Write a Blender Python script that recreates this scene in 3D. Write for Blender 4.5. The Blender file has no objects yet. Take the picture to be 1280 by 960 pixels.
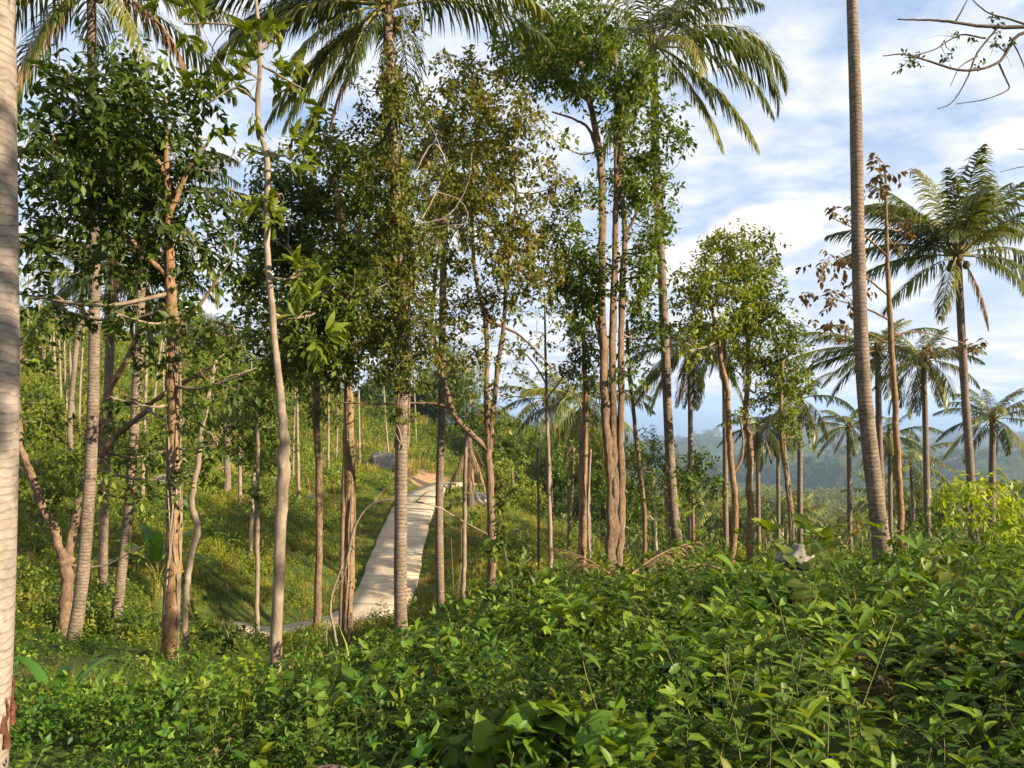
import bpy, math
import numpy as np
from mathutils import Vector

# ------------------------------------------------------------------ camera, sky, sun, exposure
SC = bpy.context.scene
COL = SC.collection
F = 962.0                      # focal length in pixels of a 1280 px wide picture
cam_d = bpy.data.cameras.new('camera')
cam = bpy.data.objects.new('camera', cam_d)
COL.objects.link(cam)
cam_d.sensor_width = 36.0
cam_d.lens = F / 1280 * 36.0
cam_d.shift_y = 20 / 1280
cam_d.clip_start = 0.05
cam_d.clip_end = 40000
cam.location = (0, 0, 0)       # eye height is z = 0 in this scene
cam.rotation_euler = (math.radians(90), 0, 0)
SC.camera = cam

SUN_AZ, SUN_EL = math.radians(-27), math.radians(21)     # azimuth measured from +x (picture right) towards +y
sun_dir = Vector((math.cos(SUN_AZ) * math.cos(SUN_EL), math.sin(SUN_AZ) * math.cos(SUN_EL), math.sin(SUN_EL)))
sd = bpy.data.lights.new('sun', 'SUN')
sd.energy = 5.0
sd.angle = math.radians(0.53)
sd.color = (1.0, 0.85, 0.63)
sun = bpy.data.objects.new('sun', sd)
COL.objects.link(sun)
sun.rotation_euler = (-sun_dir).to_track_quat('-Z', 'Y').to_euler()
sun.location = (30, -12, 18)

SC.view_settings.view_transform = 'Standard'
SC.view_settings.look = 'None'
SC.view_settings.exposure = 1.48
SC.view_settings.gamma = 1.0
SC.cycles.use_denoising = True
SC.cycles.use_adaptive_sampling = True
SC.cycles.adaptive_threshold = 0.02
SC.cycles.max_bounces = 8
SC.cycles.diffuse_bounces = 3
SC.cycles.glossy_bounces = 2
SC.cycles.transmission_bounces = 4
SC.cycles.volume_bounces = 0
SC.cycles.sample_clamp_indirect = 6.0


class Nodes:
    """small helper to write node trees"""
    def __init__(self, nt):
        self.nt = nt
        nt.nodes.clear()

    def add(self, typ, ins=None, **props):
        n = self.nt.nodes.new(typ)
        for k, v in props.items():
            setattr(n, k, v)
        for k, v in (ins or {}).items():
            s = n.inputs[k]
            if isinstance(v, bpy.types.NodeSocket):
                self.nt.links.new(v, s)
            else:
                s.default_value = v
        return n

    def math(self, op, a, b=0.0, clamp=False):
        return self.add('ShaderNodeMath', {0: a, 1: b}, operation=op, use_clamp=clamp).outputs[0]

    def vmath(self, op, a, b=(0, 0, 0)):
        n = self.add('ShaderNodeVectorMath', {0: a, 1: b}, operation=op)
        return n.outputs['Value'] if op in ('DOT_PRODUCT', 'LENGTH', 'DISTANCE') else n.outputs[0]

    def ramp(self, fac, stops, interp='LINEAR'):
        n = self.add('ShaderNodeValToRGB', {0: fac})
        cr = n.color_ramp
        cr.interpolation = interp
        while len(cr.elements) < len(stops):
            cr.elements.new(0.5)
        for e, (p, c) in zip(cr.elements, stops):
            e.position = p
            e.color = (c[0], c[1], c[2], 1) if not isinstance(c, (int, float)) else (c, c, c, 1)
        return n.outputs[0]

    def mix(self, fac, a, b, blend='MIX'):
        n = self.add('ShaderNodeMix', data_type='RGBA', blend_type=blend)
        for s, v in ((n.inputs[0], fac), (n.inputs[6], a), (n.inputs[7], b)):
            if isinstance(v, bpy.types.NodeSocket):
                self.nt.links.new(v, s)
            elif isinstance(v, (int, float)):
                s.default_value = v
            else:
                s.default_value = (v[0], v[1], v[2], 1)
        return n.outputs[2]

    def noise(self, vec, scale, detail=4.0, rough=0.55, dist=0.0):
        n = self.add('ShaderNodeTexNoise', {'Scale': scale, 'Detail': detail, 'Roughness': rough, 'Distortion': dist})
        if vec is not None:
            self.nt.links.new(vec, n.inputs['Vector'])
        return n.outputs[0]


def make_world():
    w = bpy.data.worlds.new('World')
    SC.world = w
    w.use_nodes = True
    g = Nodes(w.node_tree)
    sky = g.add('ShaderNodeTexSky', sky_type='NISHITA', sun_disc=False, sun_elevation=SUN_EL,
                sun_rotation=math.radians(90) - SUN_AZ, air_density=1.0, dust_density=1.2, ozone_density=2.0)
    tc = g.add('ShaderNodeTexCoord').outputs['Generated']
    sep = g.add('ShaderNodeSeparateXYZ', {0: tc})
    z = g.math('MAXIMUM', sep.outputs[2], 0.0)
    den = g.math('ADD', z, 0.16)
    pxy = g.add('ShaderNodeCombineXYZ', {0: g.math('DIVIDE', sep.outputs[0], den), 1: g.math('DIVIDE', sep.outputs[1], den), 2: 0.0}).outputs[0]
    rot = g.add('ShaderNodeMapping', {'Vector': pxy, 'Location': (0.35, 0.9, 0), 'Rotation': (0, 0, math.radians(18)), 'Scale': (1.05, 1.15, 1)}).outputs[0]
    n1 = g.noise(rot, 3.0, 8.0, 0.52, 0.15)          # rippled high layer
    n2 = g.noise(rot, 0.7, 5.0, 0.5)
    n3 = g.noise(rot, 9.0, 6.0, 0.6, 0.3)
    s = g.math('ADD', g.math('MULTIPLY', n1, 0.72), g.math('ADD', g.math('MULTIPLY', n2, 0.38), g.math('MULTIPLY', n3, 0.30)))
    cover = g.ramp(s, [(0.52, 0.10), (0.645, 0.55), (0.78, 0.95)])
    # more veil near the horizon
    veil = g.ramp(z, [(0.0, 0.95), (0.16, 0.72), (0.34, 0.25), (0.6, 0.0)])
    cover = g.math('MAXIMUM', cover, g.math('MULTIPLY', veil, 0.86))
    # cloud tone: grey-violet undersides to warm white tops
    tone = g.noise(rot, 1.5, 4.0, 0.55)
    ccol = g.ramp(g.math('ADD', g.math('MULTIPLY', tone, 0.6), g.math('MULTIPLY', n1, 0.5)), [(0.38, (4.1, 4.6, 5.5)), (0.62, (5.9, 6.0, 6.1))])
    blue = g.mix(0.62, sky.outputs[0], (2.2, 3.45, 5.6))
    base = g.mix(cover, blue, ccol)
    # low cumulus heaps
    for (px, py, rad, k) in ((955, 284, 0.052, 0.95), (925, 300, 0.045, 0.8), (985, 292, 0.04, 0.8), (940, 158, 0.034, 0.38), (868, 330, 0.05, 0.6), (1262, 172, 0.035, 0.6)):
        d = Vector(((px - 640) / F, 1.0, (500 - py) / F)).normalized()
        wob = g.noise(tc, 14.0, 5.0, 0.55)
        sq = g.add('ShaderNodeMapping', {'Vector': g.vmath('SUBTRACT', tc, tuple(d)), 'Scale': (1.0, 1.0, 1.55)}).outputs[0]
        dist = g.vmath('LENGTH', sq)
        q = g.math('ADD', g.math('DIVIDE', dist, rad), g.math('MULTIPLY', g.math('SUBTRACT', wob, 0.5), 1.5))
        m = g.ramp(q, [(0.55, k), (1.0, 0.0)], 'EASE')
        base = g.mix(m, base, (6.9, 6.4, 5.9))
    bg = g.add('ShaderNodeBackground', {'Color': base, 'Strength': 0.066})
    out = g.add('ShaderNodeOutputWorld')
    g.nt.links.new(bg.outputs[0], out.inputs[0])


make_world()

# ------------------------------------------------------------------ placing and mesh helpers
RNG = np.random.default_rng(7)


def P(px, py, d):
    """the point at distance d (metres ahead) that stands at this place of the photograph"""
    return np.array([(px - 640) / F * d, d, (500 - py) / F * d])


def nrm(v):
    v = np.asarray(v, float)
    return v / np.maximum(np.linalg.norm(v, axis=-1, keepdims=True), 1e-9)


class MB:
    """collects pieces and links them as one mesh object"""
    def __init__(self):
        self.v, self.l, self.t, self.r, self.m, self.a = [], [], [], [], [], []
        self.n = 0

    def add(self, verts, faces_loops, totals, rnd=0.5, mat=0, along=None):
        verts = np.asarray(verts, np.float32).reshape(-1, 3)
        k = len(verts)
        self.v.append(verts)
        self.l.append(np.asarray(faces_loops, np.int32).ravel() + self.n)
        self.t.append(np.asarray(totals, np.int32).ravel())
        self.r.append(np.broadcast_to(np.asarray(rnd, np.float32), (k,)))
        self.a.append(np.broadcast_to(np.asarray(0 if along is None else along, np.float32), (k,)))
        self.m.append(np.full(len(self.t[-1]), mat, np.int32))
        self.n += k

    def mesh(self, name, mats, origin=(0, 0, 0), smooth=True):
        me = bpy.data.meshes.new(name)
        if not self.v:
            return me
        v = np.concatenate(self.v) - np.asarray(origin, np.float32)
        l = np.concatenate(self.l)
        t = np.concatenate(self.t)
        me.vertices.add(len(v))
        me.vertices.foreach_set('co', v.astype(np.float32).ravel())
        me.loops.add(len(l))
        me.loops.foreach_set('vertex_index', l)
        me.polygons.add(len(t))
        me.polygons.foreach_set('loop_start', np.concatenate([[0], np.cumsum(t)[:-1]]).astype(np.int32))
        for m in (mats if isinstance(mats, (list, tuple)) else [mats]):
            me.materials.append(m)
        me.polygons.foreach_set('material_index', np.concatenate(self.m))
        if smooth:
            me.polygons.foreach_set('use_smooth', np.ones(len(t), bool))
        me.attributes.new('rnd', 'FLOAT', 'POINT').data.foreach_set('value', np.concatenate(self.r))
        me.attributes.new('along', 'FLOAT', 'POINT').data.foreach_set('value', np.concatenate(self.a))
        me.update(calc_edges=True)
        me.validate()
        return me

    def obj(self, name, mats, parent=None, origin=(0, 0, 0), smooth=True):
        o = bpy.data.objects.new(name, self.mesh(name, mats, origin, smooth))
        COL.objects.link(o)
        if parent is not None:
            o.parent = parent
        else:
            o.location = origin
        return o


def tag(o, label, cat, group=None, kind=None):
    if label:
        o['label'] = label
    if cat:
        o['category'] = cat
    if group:
        o['group'] = group
    if kind:
        o['kind'] = kind
    return o


def thing(name, label, cat, loc, group=None):
    o = bpy.data.objects.new(name, None)
    o.empty_display_size = 0.2
    COL.objects.link(o)
    o.location = tuple(float(c) for c in loc)
    return tag(o, label, cat, group)


def smooth_path(pts, n):
    """Catmull-Rom through the given points, n samples"""
    p = np.asarray(pts, float)
    if len(p) == 2:
        t = np.linspace(0, 1, n)[:, None]
        return p[0] * (1 - t) + p[1] * t
    q = np.vstack([2 * p[0] - p[1], p, 2 * p[-1] - p[-2]])
    out = []
    for u in np.linspace(0, len(p) - 1, n):
        i = min(int(u), len(p) - 2)
        t = u - i
        a, b, c, d = q[i], q[i + 1], q[i + 2], q[i + 3]
        out.append(0.5 * ((2 * b) + (c - a) * t + (2 * a - 5 * b + 4 * c - d) * t * t + (3 * b - a - 3 * c + d) * t ** 3))
    return np.array(out)


def tube(mb, path, radii, sides=8, mat=0, rnd=0.5, lump=0.0, rng=RNG, flute=0.0):
    path = np.asarray(path, float)
    n = len(path)
    radii = np.broadcast_to(np.asarray(radii, float), (n,))
    T = nrm(np.gradient(path, axis=0))
    ref = np.array([1.0, 0.13, 0.0]) if abs(T[0][0]) < 0.8 else np.array([0, 1.0, 0.1])
    A = nrm(np.cross(T, ref))
    B = np.cross(T, A)
    th = np.linspace(0, 2 * np.pi, sides, endpoint=False)
    rr = radii[:, None] * np.ones((1, sides))
    if lump:
        k = rng.normal(0, 1, (n, sides))
        k = (k + np.roll(k, 1, 0) + np.roll(k, 1, 1) + np.roll(k, -1, 1)) / 2
        rr = rr * (1 + lump * k)
    if flute:
        rr = rr * (1 + flute * np.sin(th * 3 + 0.8)[None, :] + 0.5 * flute * np.sin(th * 5 + 2)[None, :])
    V = path[:, None, :] + rr[..., None] * (np.cos(th)[None, :, None] * A[:, None, :] + np.sin(th)[None, :, None] * B[:, None, :])
    V = V.reshape(-1, 3)
    V = np.vstack([V, path[-1] + T[-1] * radii[-1] * 0.6])
    i = np.arange(n - 1)[:, None] * sides
    j = np.arange(sides)[None, :]
    j2 = (j + 1) % sides
    quads = np.stack([i + j, i + j2, i + sides + j2, i + sides + j], -1).reshape(-1, 4)
    base = (n - 1) * sides
    tris = np.stack([base + j[0], base + j2[0], np.full(sides, n * sides)], -1)
    al = np.concatenate([[0], np.cumsum(np.linalg.norm(np.diff(path, axis=0), axis=1))])
    along = np.concatenate([np.repeat(al, sides), [al[-1]]])
    mb.add(V, np.concatenate([quads.ravel(), tris.ravel()]), np.concatenate([np.full(len(quads), 4), np.full(sides, 3)]), rnd, mat, along)


# leaf templates: (verts: x along, y across, z normal), loops, totals
def leaf_tpl(kind):
    if kind == 'oval4':
        v = [(0, 0, 0), (.5, 0, -.04), (.45, -.24, .05), (.45, .24, .05), (1, 0, -.10)]
        f = [(0, 2, 1), (0, 1, 3), (2, 4, 1), (1, 4, 3)]
    elif kind == 'quad':
        v = [(0, 0, 0), (.5, -.26, .04), (1, 0, -.08), (.5, .26, .04)]
        f = [(0, 1, 2, 3)]
    else:
        prof = {'lance': [(0, .012), (.12, .06), (.32, .15), (.55, .165), (.78, .10), (.92, .04), (1, 0)],
                'oval': [(0, .012), (.10, .10), (.30, .23), (.52, .25), (.75, .16), (.91, .05), (1, 0)],
                'heart': [(-.10, .16), (.0, .34), (.2, .43), (.45, .38), (.7, .22), (.9, .06), (1, 0)],
                'broad': [(0, .02), (.1, .2), (.3, .36), (.5, .38), (.72, .28), (.9, .09), (1, 0)],
                'paddle': [(0, .02), (.15, .04), (.3, .10), (.5, .15), (.75, .14), (.92, .07), (1, .01)]}[kind]
        v, f = [], []
        for k, (t, w) in enumerate(prof):
            dz = -.28 * max(t, 0) ** 2 if kind != 'heart' else -.20 * max(t, 0) ** 2
            fold = .35 * w
            wave = .02 * math.sin(k * 2.1)
            v += [(t, -w, dz + fold + wave), (t if not (kind == 'heart' and k == 0) else 0.02, 0, dz), (t, w, dz + fold - wave)]
        for k in range(len(prof) - 1):
            a = 3 * k
            f += [(a, a + 3, a + 4, a + 1), (a + 1, a + 4, a + 5, a + 2)]
    return np.array(v, float), np.concatenate([np.array(q) for q in f]), np.array([len(q) for q in f])


TPL = {k: leaf_tpl(k) for k in ('oval4', 'quad', 'lance', 'oval', 'heart', 'broad', 'paddle')}


def leaves(mb, kind, pos, dirs, normals, size, rnd, mat=0):
    v, l, t = TPL[kind]
    n, k = len(pos), len(v)
    if n == 0:
        return
    D = nrm(dirs)
    B = nrm(np.cross(normals, D))
    N = np.cross(D, B)
    s = np.broadcast_to(np.asarray(size, float), (n,))[:, None, None]
    V = pos[:, None, :] + s * (v[None, :, 0:1] * D[:, None, :] + v[None, :, 1:2] * B[:, None, :] + v[None, :, 2:3] * N[:, None, :])
    L = (np.arange(n)[:, None] * k + l[None, :]).ravel()
    mb.add(V.reshape(-1, 3), L, np.tile(t, n), np.repeat(np.broadcast_to(rnd, (n,)), k), mat)


# ------------------------------------------------------------------ materials
def leaf_material(name, stops, trans=0.32, rough=0.48, glow=(1.5, 1.25, 0.45), spec=0.24):
    m = bpy.data.materials.new(name)
    m.use_nodes = True
    g = Nodes(m.node_tree)
    at = g.add('ShaderNodeAttribute', attribute_name='rnd').outputs['Fac']
    oi = g.add('ShaderNodeObjectInfo').outputs['Random']
    tc = g.add('ShaderNodeTexCoord').outputs['Object']
    nz = g.noise(tc, 1.1, 2.0)
    f = g.math('ADD', g.math('MULTIPLY', at, 0.52), g.math('ADD', g.math('MULTIPLY', oi, 0.30), g.math('MULTIPLY', nz, 0.26)))
    c = g.ramp(f, stops)
    p = g.add('ShaderNodeBsdfPrincipled', {'Base Color': c, 'Roughness': rough, 'Specular IOR Level': spec})
    tcol = g.mix(1.0, c, glow, 'MULTIPLY')
    tr = g.add('ShaderNodeBsdfTranslucent', {'Color': tcol})
    mx = g.add('ShaderNodeMixShader', {0: trans, 1: p.outputs[0], 2: tr.outputs[0]})
    o = g.add('ShaderNodeOutputMaterial')
    g.nt.links.new(mx.outputs[0], o.inputs[0])
    return m


def bark_material(name, c1, c2, c3, rings=0.0, scale=6.0, stretch=0.25, bump=0.5):
    m = bpy.data.materials.new(name)
    m.use_nodes = True
    g = Nodes(m.node_tree)
    tc = g.add('ShaderNodeTexCoord').outputs['Object']
    mp = g.add('ShaderNodeMapping', {'Vector': tc, 'Scale': (1, 1, stretch)}).outputs[0]
    n1 = g.noise(mp, scale * 2.2, 8.0, 0.65, 0.3)
    n2 = g.noise(tc, 1.6, 4.0, 0.6)
    blot = g.noise(tc, 7.0, 5.0, 0.65)
    col = g.ramp(g.math('ADD', g.math('MULTIPLY', n1, 0.6), g.math('MULTIPLY', n2, 0.4)), [(0.34, c1), (0.5, c2), (0.66, c3)])
    h = n1
    if rings:
        al = g.add('ShaderNodeAttribute', attribute_name='along').outputs['Fac']
        wob = g.math('ADD', al, g.math('MULTIPLY', g.noise(tc, 3.5, 3.0), 0.16))
        fr = g.math('FRACT', g.math('MULTIPLY', wob, rings))
        ring = g.ramp(fr, [(0.0, 0.0), (0.14, 1.0), (0.75, 0.8), (1.0, 0.0)])
        gate = g.math('ADD', 0.35, g.math('MULTIPLY', blot, 0.75), True)
        dark = g.mix(1.0, col, (0.50, 0.47, 0.45), 'MULTIPLY')
        col = g.mix(g.math('MULTIPLY', g.math('SUBTRACT', 1.0, ring), gate), col, dark)
        h = g.math('ADD', g.math('MULTIPLY', ring, 0.8), g.math('MULTIPLY', n1, 0.5))
    lichen = g.ramp(blot, [(0.56, 0.0), (0.66, 0.55)])
    col = g.mix(g.math('MULTIPLY', lichen, 0.55), col, (min(c3[0] * 1.35, .6), min(c3[1] * 1.4, .6), min(c3[2] * 1.45, .6)))
    moss = g.ramp(g.noise(tc, 2.3, 6.0, 0.7), [(0.55, 0.0), (0.66, 0.6)])
    col = g.mix(moss, col, (c1[0] * .75, c1[1] * 1.15, c1[2] * .7))
    b = g.add('ShaderNodeBump', {'Height': h, 'Strength': bump, 'Distance': 0.03})
    p = g.add('ShaderNodeBsdfPrincipled', {'Base Color': col, 'Roughness': 0.9, 'Specular IOR Level': 0.15, 'Normal': b.outputs[0]})
    o = g.add('ShaderNodeOutputMaterial')
    g.nt.links.new(p.outputs[0], o.inputs[0])
    return m


def plain_material(name, c1, c2, scale=5.0, rough=0.9, bump=0.3, detail=8.0):
    m = bpy.data.materials.new(name)
    m.use_nodes = True
    g = Nodes(m.node_tree)
    tc = g.add('ShaderNodeTexCoord').outputs['Object']
    n = g.noise(tc, scale, detail, 0.62, 0.2)
    n2 = g.noise(tc, scale * 7, 4.0, 0.6)
    f = g.math('ADD', g.math('MULTIPLY', n, 0.7), g.math('MULTIPLY', n2, 0.3))
    col = g.ramp(f, [(0.36, c1), (0.62, c2)])
    b = g.add('ShaderNodeBump', {'Height': f, 'Strength': bump, 'Distance': 0.05})
    p = g.add('ShaderNodeBsdfPrincipled', {'Base Color': col, 'Roughness': rough, 'Specular IOR Level': 0.2, 'Normal': b.outputs[0]})
    o = g.add('ShaderNodeOutputMaterial')
    g.nt.links.new(p.outputs[0], o.inputs[0])
    return m


M = {
    'deep': leaf_material('deep_green_leaf', [(0.15, (.020, .040, .006)), (0.5, (.058, .095, .010)), (0.82, (.150, .185, .016)), (0.97, (.28, .28, .03))], 0.34),
    'mid': leaf_material('mid_green_leaf', [(0.15, (.030, .060, .008)), (0.5, (.075, .125, .012)), (0.85, (.17, .215, .020)), (0.97, (.30, .29, .04))], 0.36),
    'olive': leaf_material('olive_leaf', [(0.15, (.042, .072, .010)), (0.42, (.100, .125, .018)), (0.68, (.195, .175, .028)), (0.95, (.30, .19, .05))], 0.40, 0.5),
    'bright': leaf_material('bright_green_leaf', [(0.15, (.055, .090, .008)), (0.5, (.125, .170, .014)), (0.85, (.24, .26, .024)), (0.97, (.38, .34, .05))], 0.40),
    'lime': leaf_material('lime_leaf', [(0.15, (.14, .22, .010)), (0.5, (.30, .38, .014)), (0.9, (.46, .48, .03))], 0.48),
    'pale': leaf_material('pale_leaf', [(0.15, (.09, .13, .025)), (0.5, (.17, .22, .045)), (0.9, (.33, .34, .08))], 0.36),
    'brownleaf': leaf_material('brown_leaf', [(0.15, (.06, .045, .018)), (0.5, (.14, .085, .030)), (0.9, (.25, .15, .06))], 0.25, 0.6),
    'under': leaf_material('undergrowth_leaf', [(0.12, (.014, .046, .006)), (0.45, (.044, .112, .010)), (0.8, (.122, .205, .018)), (0.97, (.27, .29, .035))], 0.36, 0.46),
    'soft': leaf_material('soft_leaf', [(0.12, (.030, .078, .008)), (0.5, (.085, .165, .013)), (0.9, (.200, .265, .024))], 0.38, 0.5),
    'grass': leaf_material('grass_blade', [(0.12, (.075, .105, .012)), (0.5, (.165, .195, .020)), (0.8, (.28, .27, .034)), (0.97, (.42, .32, .09))], 0.36, 0.55),
    'drygrass': leaf_material('dry_grass_blade', [(0.12, (.16, .13, .035)), (0.5, (.27, .20, .06)), (0.9, (.40, .29, .11))], 0.3, 0.6),
    'frond': leaf_material('palm_leaflet', [(0.12, (.026, .046, .011)), (0.5, (.072, .098, .018)), (0.8, (.175, .175, .030)), (0.97, (.34, .27, .07))], 0.32, 0.36),
    'fronddry': leaf_material('dry_palm_leaflet', [(0.12, (.10, .062, .030)), (0.5, (.19, .115, .055)), (0.9, (.32, .22, .11))], 0.2, 0.6, (1.1, 1, .8)),
    'slope': leaf_material('slope_herb_leaf', [(0.12, (.060, .088, .008)), (0.45, (.160, .190, .015)), (0.8, (.29, .295, .026)), (0.97, (.40, .34, .06))], 0.40, 0.6),
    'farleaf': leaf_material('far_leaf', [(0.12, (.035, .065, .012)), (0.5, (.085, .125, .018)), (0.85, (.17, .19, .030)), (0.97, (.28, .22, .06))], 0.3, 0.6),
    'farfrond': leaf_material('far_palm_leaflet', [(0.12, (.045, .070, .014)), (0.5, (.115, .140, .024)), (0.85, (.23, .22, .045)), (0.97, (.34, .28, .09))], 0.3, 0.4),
    'banana': leaf_material('banana_leaf', [(0.15, (.030, .085, .015)), (0.5, (.055, .14, .02)), (0.9, (.12, .22, .03))], 0.4, 0.35),
    'rachis': plain_material('palm_rachis', (.16, .15, .035), (.30, .25, .07), 3.0, 0.6, 0.1),
    'rachisdry': plain_material('dry_rachis', (.20, .12, .06), (.36, .25, .14), 3.0, 0.8, 0.1),
    'palmbark': bark_material('palm_bark', (.085, .062, .046), (.170, .125, .092), (.26, .20, .155), 15.0, 5.0, 1.6),
    'palmpale': bark_material('pale_palm_bark', (.165, .128, .104), (.255, .205, .168), (.345, .29, .242), 23.0, 9.0, 2.6, 0.14),
    'bark': bark_material('brown_bark', (.065, .042, .028), (.155, .098, .062), (.25, .17, .11), 0, 8.0, 0.38, 1.0),
    'barkorange': bark_material('orange_brown_bark', (.075, .046, .027), (.20, .118, .060), (.30, .19, .105), 0, 9.0, 0.5, 1.0),
    'barkpale': bark_material('pale_bark', (.105, .078, .055), (.205, .155, .112), (.30, .24, .18), 0, 5.0, 0.25, 0.5),
    'barkdark': bark_material('dark_bark', (.045, .034, .026), (.10, .075, .055), (.18, .135, .10), 0, 6.0, 0.25, 0.6),
    'twig': bark_material('twig_bark', (.10, .075, .05), (.20, .15, .105), (.30, .235, .17), 0, 6.0, 0.3, 0.2),
    'deadwood': bark_material('dead_wood', (.20, .155, .115), (.34, .28, .215), (.46, .40, .33), 0, 6.0, 0.3, 0.3),
    'tornbark': plain_material('torn_bark', (.05, .02, .012), (.22, .085, .045), 20.0, 0.95, 0.9),
    'greenstem': plain_material('green_stem', (.045, .055, .015), (.13, .12, .045), 5.0, 0.7, 0.1),
    'rock': plain_material('rock', (.085, .078, .068), (.25, .225, .19), 3.0, 0.9, 0.8),
    'rockpale': plain_material('pale_rock', (.10, .09, .072), (.27, .24, .195), 2.6, 0.9, 0.8),
    'husk': plain_material('coconut_husk', (.07, .06, .02), (.17, .12, .045), 6.0, 0.6, 0.2),
    'fibre': plain_material('palm_fibre', (.06, .038, .022), (.20, .13, .075), 14.0, 0.95, 0.8),
}

# ------------------------------------------------------------------ terrain
# ground control points: picture column, picture row, distance (ground itself, a little below the plants)
GP = []
for (px, py, d) in [
    (88, 827, 15), (144, 797, 18), (212, 826, 11.5), (232, 812, 13), (345, 872, 9.5), (322, 776, 25), (396, 776, 22), (434, 803, 19), (300, 832, 19), (380, 818, 20), (480, 806, 19), (530, 800, 19), (300, 815, 23), (400, 806, 24), (470, 798, 24),
    (507, 832, 13.5), (551, 772, 22), (80, 800, 16.5), (614, 745, 17.5), (578, 765, 22), (689, 735, 21), (728, 728, 21),
    (764, 722, 18.5), (850, 708, 22), (1105, 700, 13), (930, 738, 17), (1000, 738, 16), (1080, 725, 16), (1214, 708, 17), (1260, 714, 13), (1180, 715, 14), (860, 735, 15), (1000, 740, 13), (900, 745, 13),
    (5, 930, 4.0), (60, 800, 13),
    # path bed
    (300, 802, 26.5), (380, 793, 27.5), (445, 780, 28.5), (484, 757, 30.5), (497, 700, 36), (514, 650, 43), (532, 618, 52), (585, 606, 62),
    # left hillside
    (200, 720, 27), (60, 700, 26), (200, 660, 33), (60, 620, 34), (200, 600, 41), (60, 560, 43), (120, 500, 55), (40, 450, 62), (100, 430, 70), (30, 395, 76),
    (300, 720, 31), (300, 650, 38), (300, 590, 50), (300, 520, 66), (260, 450, 82), (390, 700, 34), (400, 640, 42), (420, 590, 55), (440, 540, 72), (400, 480, 92),
    (500, 590, 64), (530, 555, 80), (580, 545, 92), (-150, 620, 30), (-150, 450, 55), (-100, 800, 12), (-300, 560, 35),
    # bank right of the path and its grassy knoll
    (550, 690, 37), (556, 730, 31), (580, 660, 42), (620, 700, 33), (650, 650, 44), (700, 685, 38), (700, 668, 47), (760, 712, 36), (780, 712, 44), (830, 735, 42),
    (680, 690, 60), (800, 740, 60), (650, 615, 70), (720, 690, 85),
    # beyond the brow on the right
    (900, 735, 28), (900, 745, 40), (1100, 725, 28), (1100, 735, 40), (1280, 700, 28), (1280, 710, 40), (1450, 690, 30), (900, 735, 70), (1200, 730, 70), (1450, 720, 70),
    (800, 720, 100), (1000, 720, 100), (1300, 720, 100),
]:
    GP.append(P(px, py, d))
GP += [np.array(p, float) for p in [
    (0, 0, -1.72), (-5, -6, -2.4), (6, -6, -1.2), (0, -12, -1.6), (-14, -10, -3.0), (16, -8, -.8), (1.5, 3, -1.72), (-2, 4, -1.95), (0, 4, -1.85), (3, 5, -1.85), (4, 3, -1.68),
    (-4, 6.5, -2.75), (-1, 7, -2.55), (2, 7.5, -2.25), (5, 7.5, -2.15), (-2, 10, -3.5), (1, 11, -3.2), (4, 11, -2.75), (7, 10, -2.5), (10, 9, -2.25),
    (12, 14, -2.6), (3, 14, -3.6), (-60, 0, 3.0), (-35, 10, -1.5), (60, 5, -6), (40, 5, -2.6), (30, -15, 0.0), (-30, -20, -4), (-60, -40, 0), (50, -40, 2), (0, -40, 0)]]
GP = np.array(GP)


def _phi(r2):
    return np.where(r2 > 1e-9, 0.5 * r2 * np.log(np.maximum(r2, 1e-9)), 0.0)


def _solve():
    xy = GP[:, :2] / 30.0
    n = len(xy)
    K = _phi(((xy[:, None] - xy[None]) ** 2).sum(-1)) + np.eye(n) * 0.0012
    Q = np.hstack([np.ones((n, 1)), xy])
    A = np.block([[K, Q], [Q.T, np.zeros((3, 3))]])
    return np.linalg.solve(A, np.concatenate([GP[:, 2], np.zeros(3)]))


TPSW = _solve()
FAR_D = [0, 60, 100, 150, 300, 600, 900, 1500, 2500, 3500, 20000]
FAR_Z = [-16, -19, -25, -31, -48, -78, -104, -134, -146, -160, -160]
HILLS = []
for (px, cy, d, sx, sy) in [(1340, 530, 1050, 80, 150), (1215, 553, 980, 55, 120), (1130, 549, 1300, 50, 130), (1060, 560, 850, 42, 100), (1005, 524, 2500, 60, 240), (900, 541, 1900, 55, 200), (820, 552, 1500, 60, 200), (640, 536, 2300, 60, 240), (1230, 536, 2400, 70, 240), (960, 566, 1000, 40, 120)]:
    x = (px - 640) / F * d
    crest = (500 - cy) / F * d - 9
    base = np.interp(d, FAR_D, FAR_Z)
    HILLS.append((x, d, crest - base, sx / F * d, sy))


def sstep(a, b, x):
    t = np.clip((x - a) / (b - a), 0, 1)
    return t * t * (3 - 2 * t)


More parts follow.
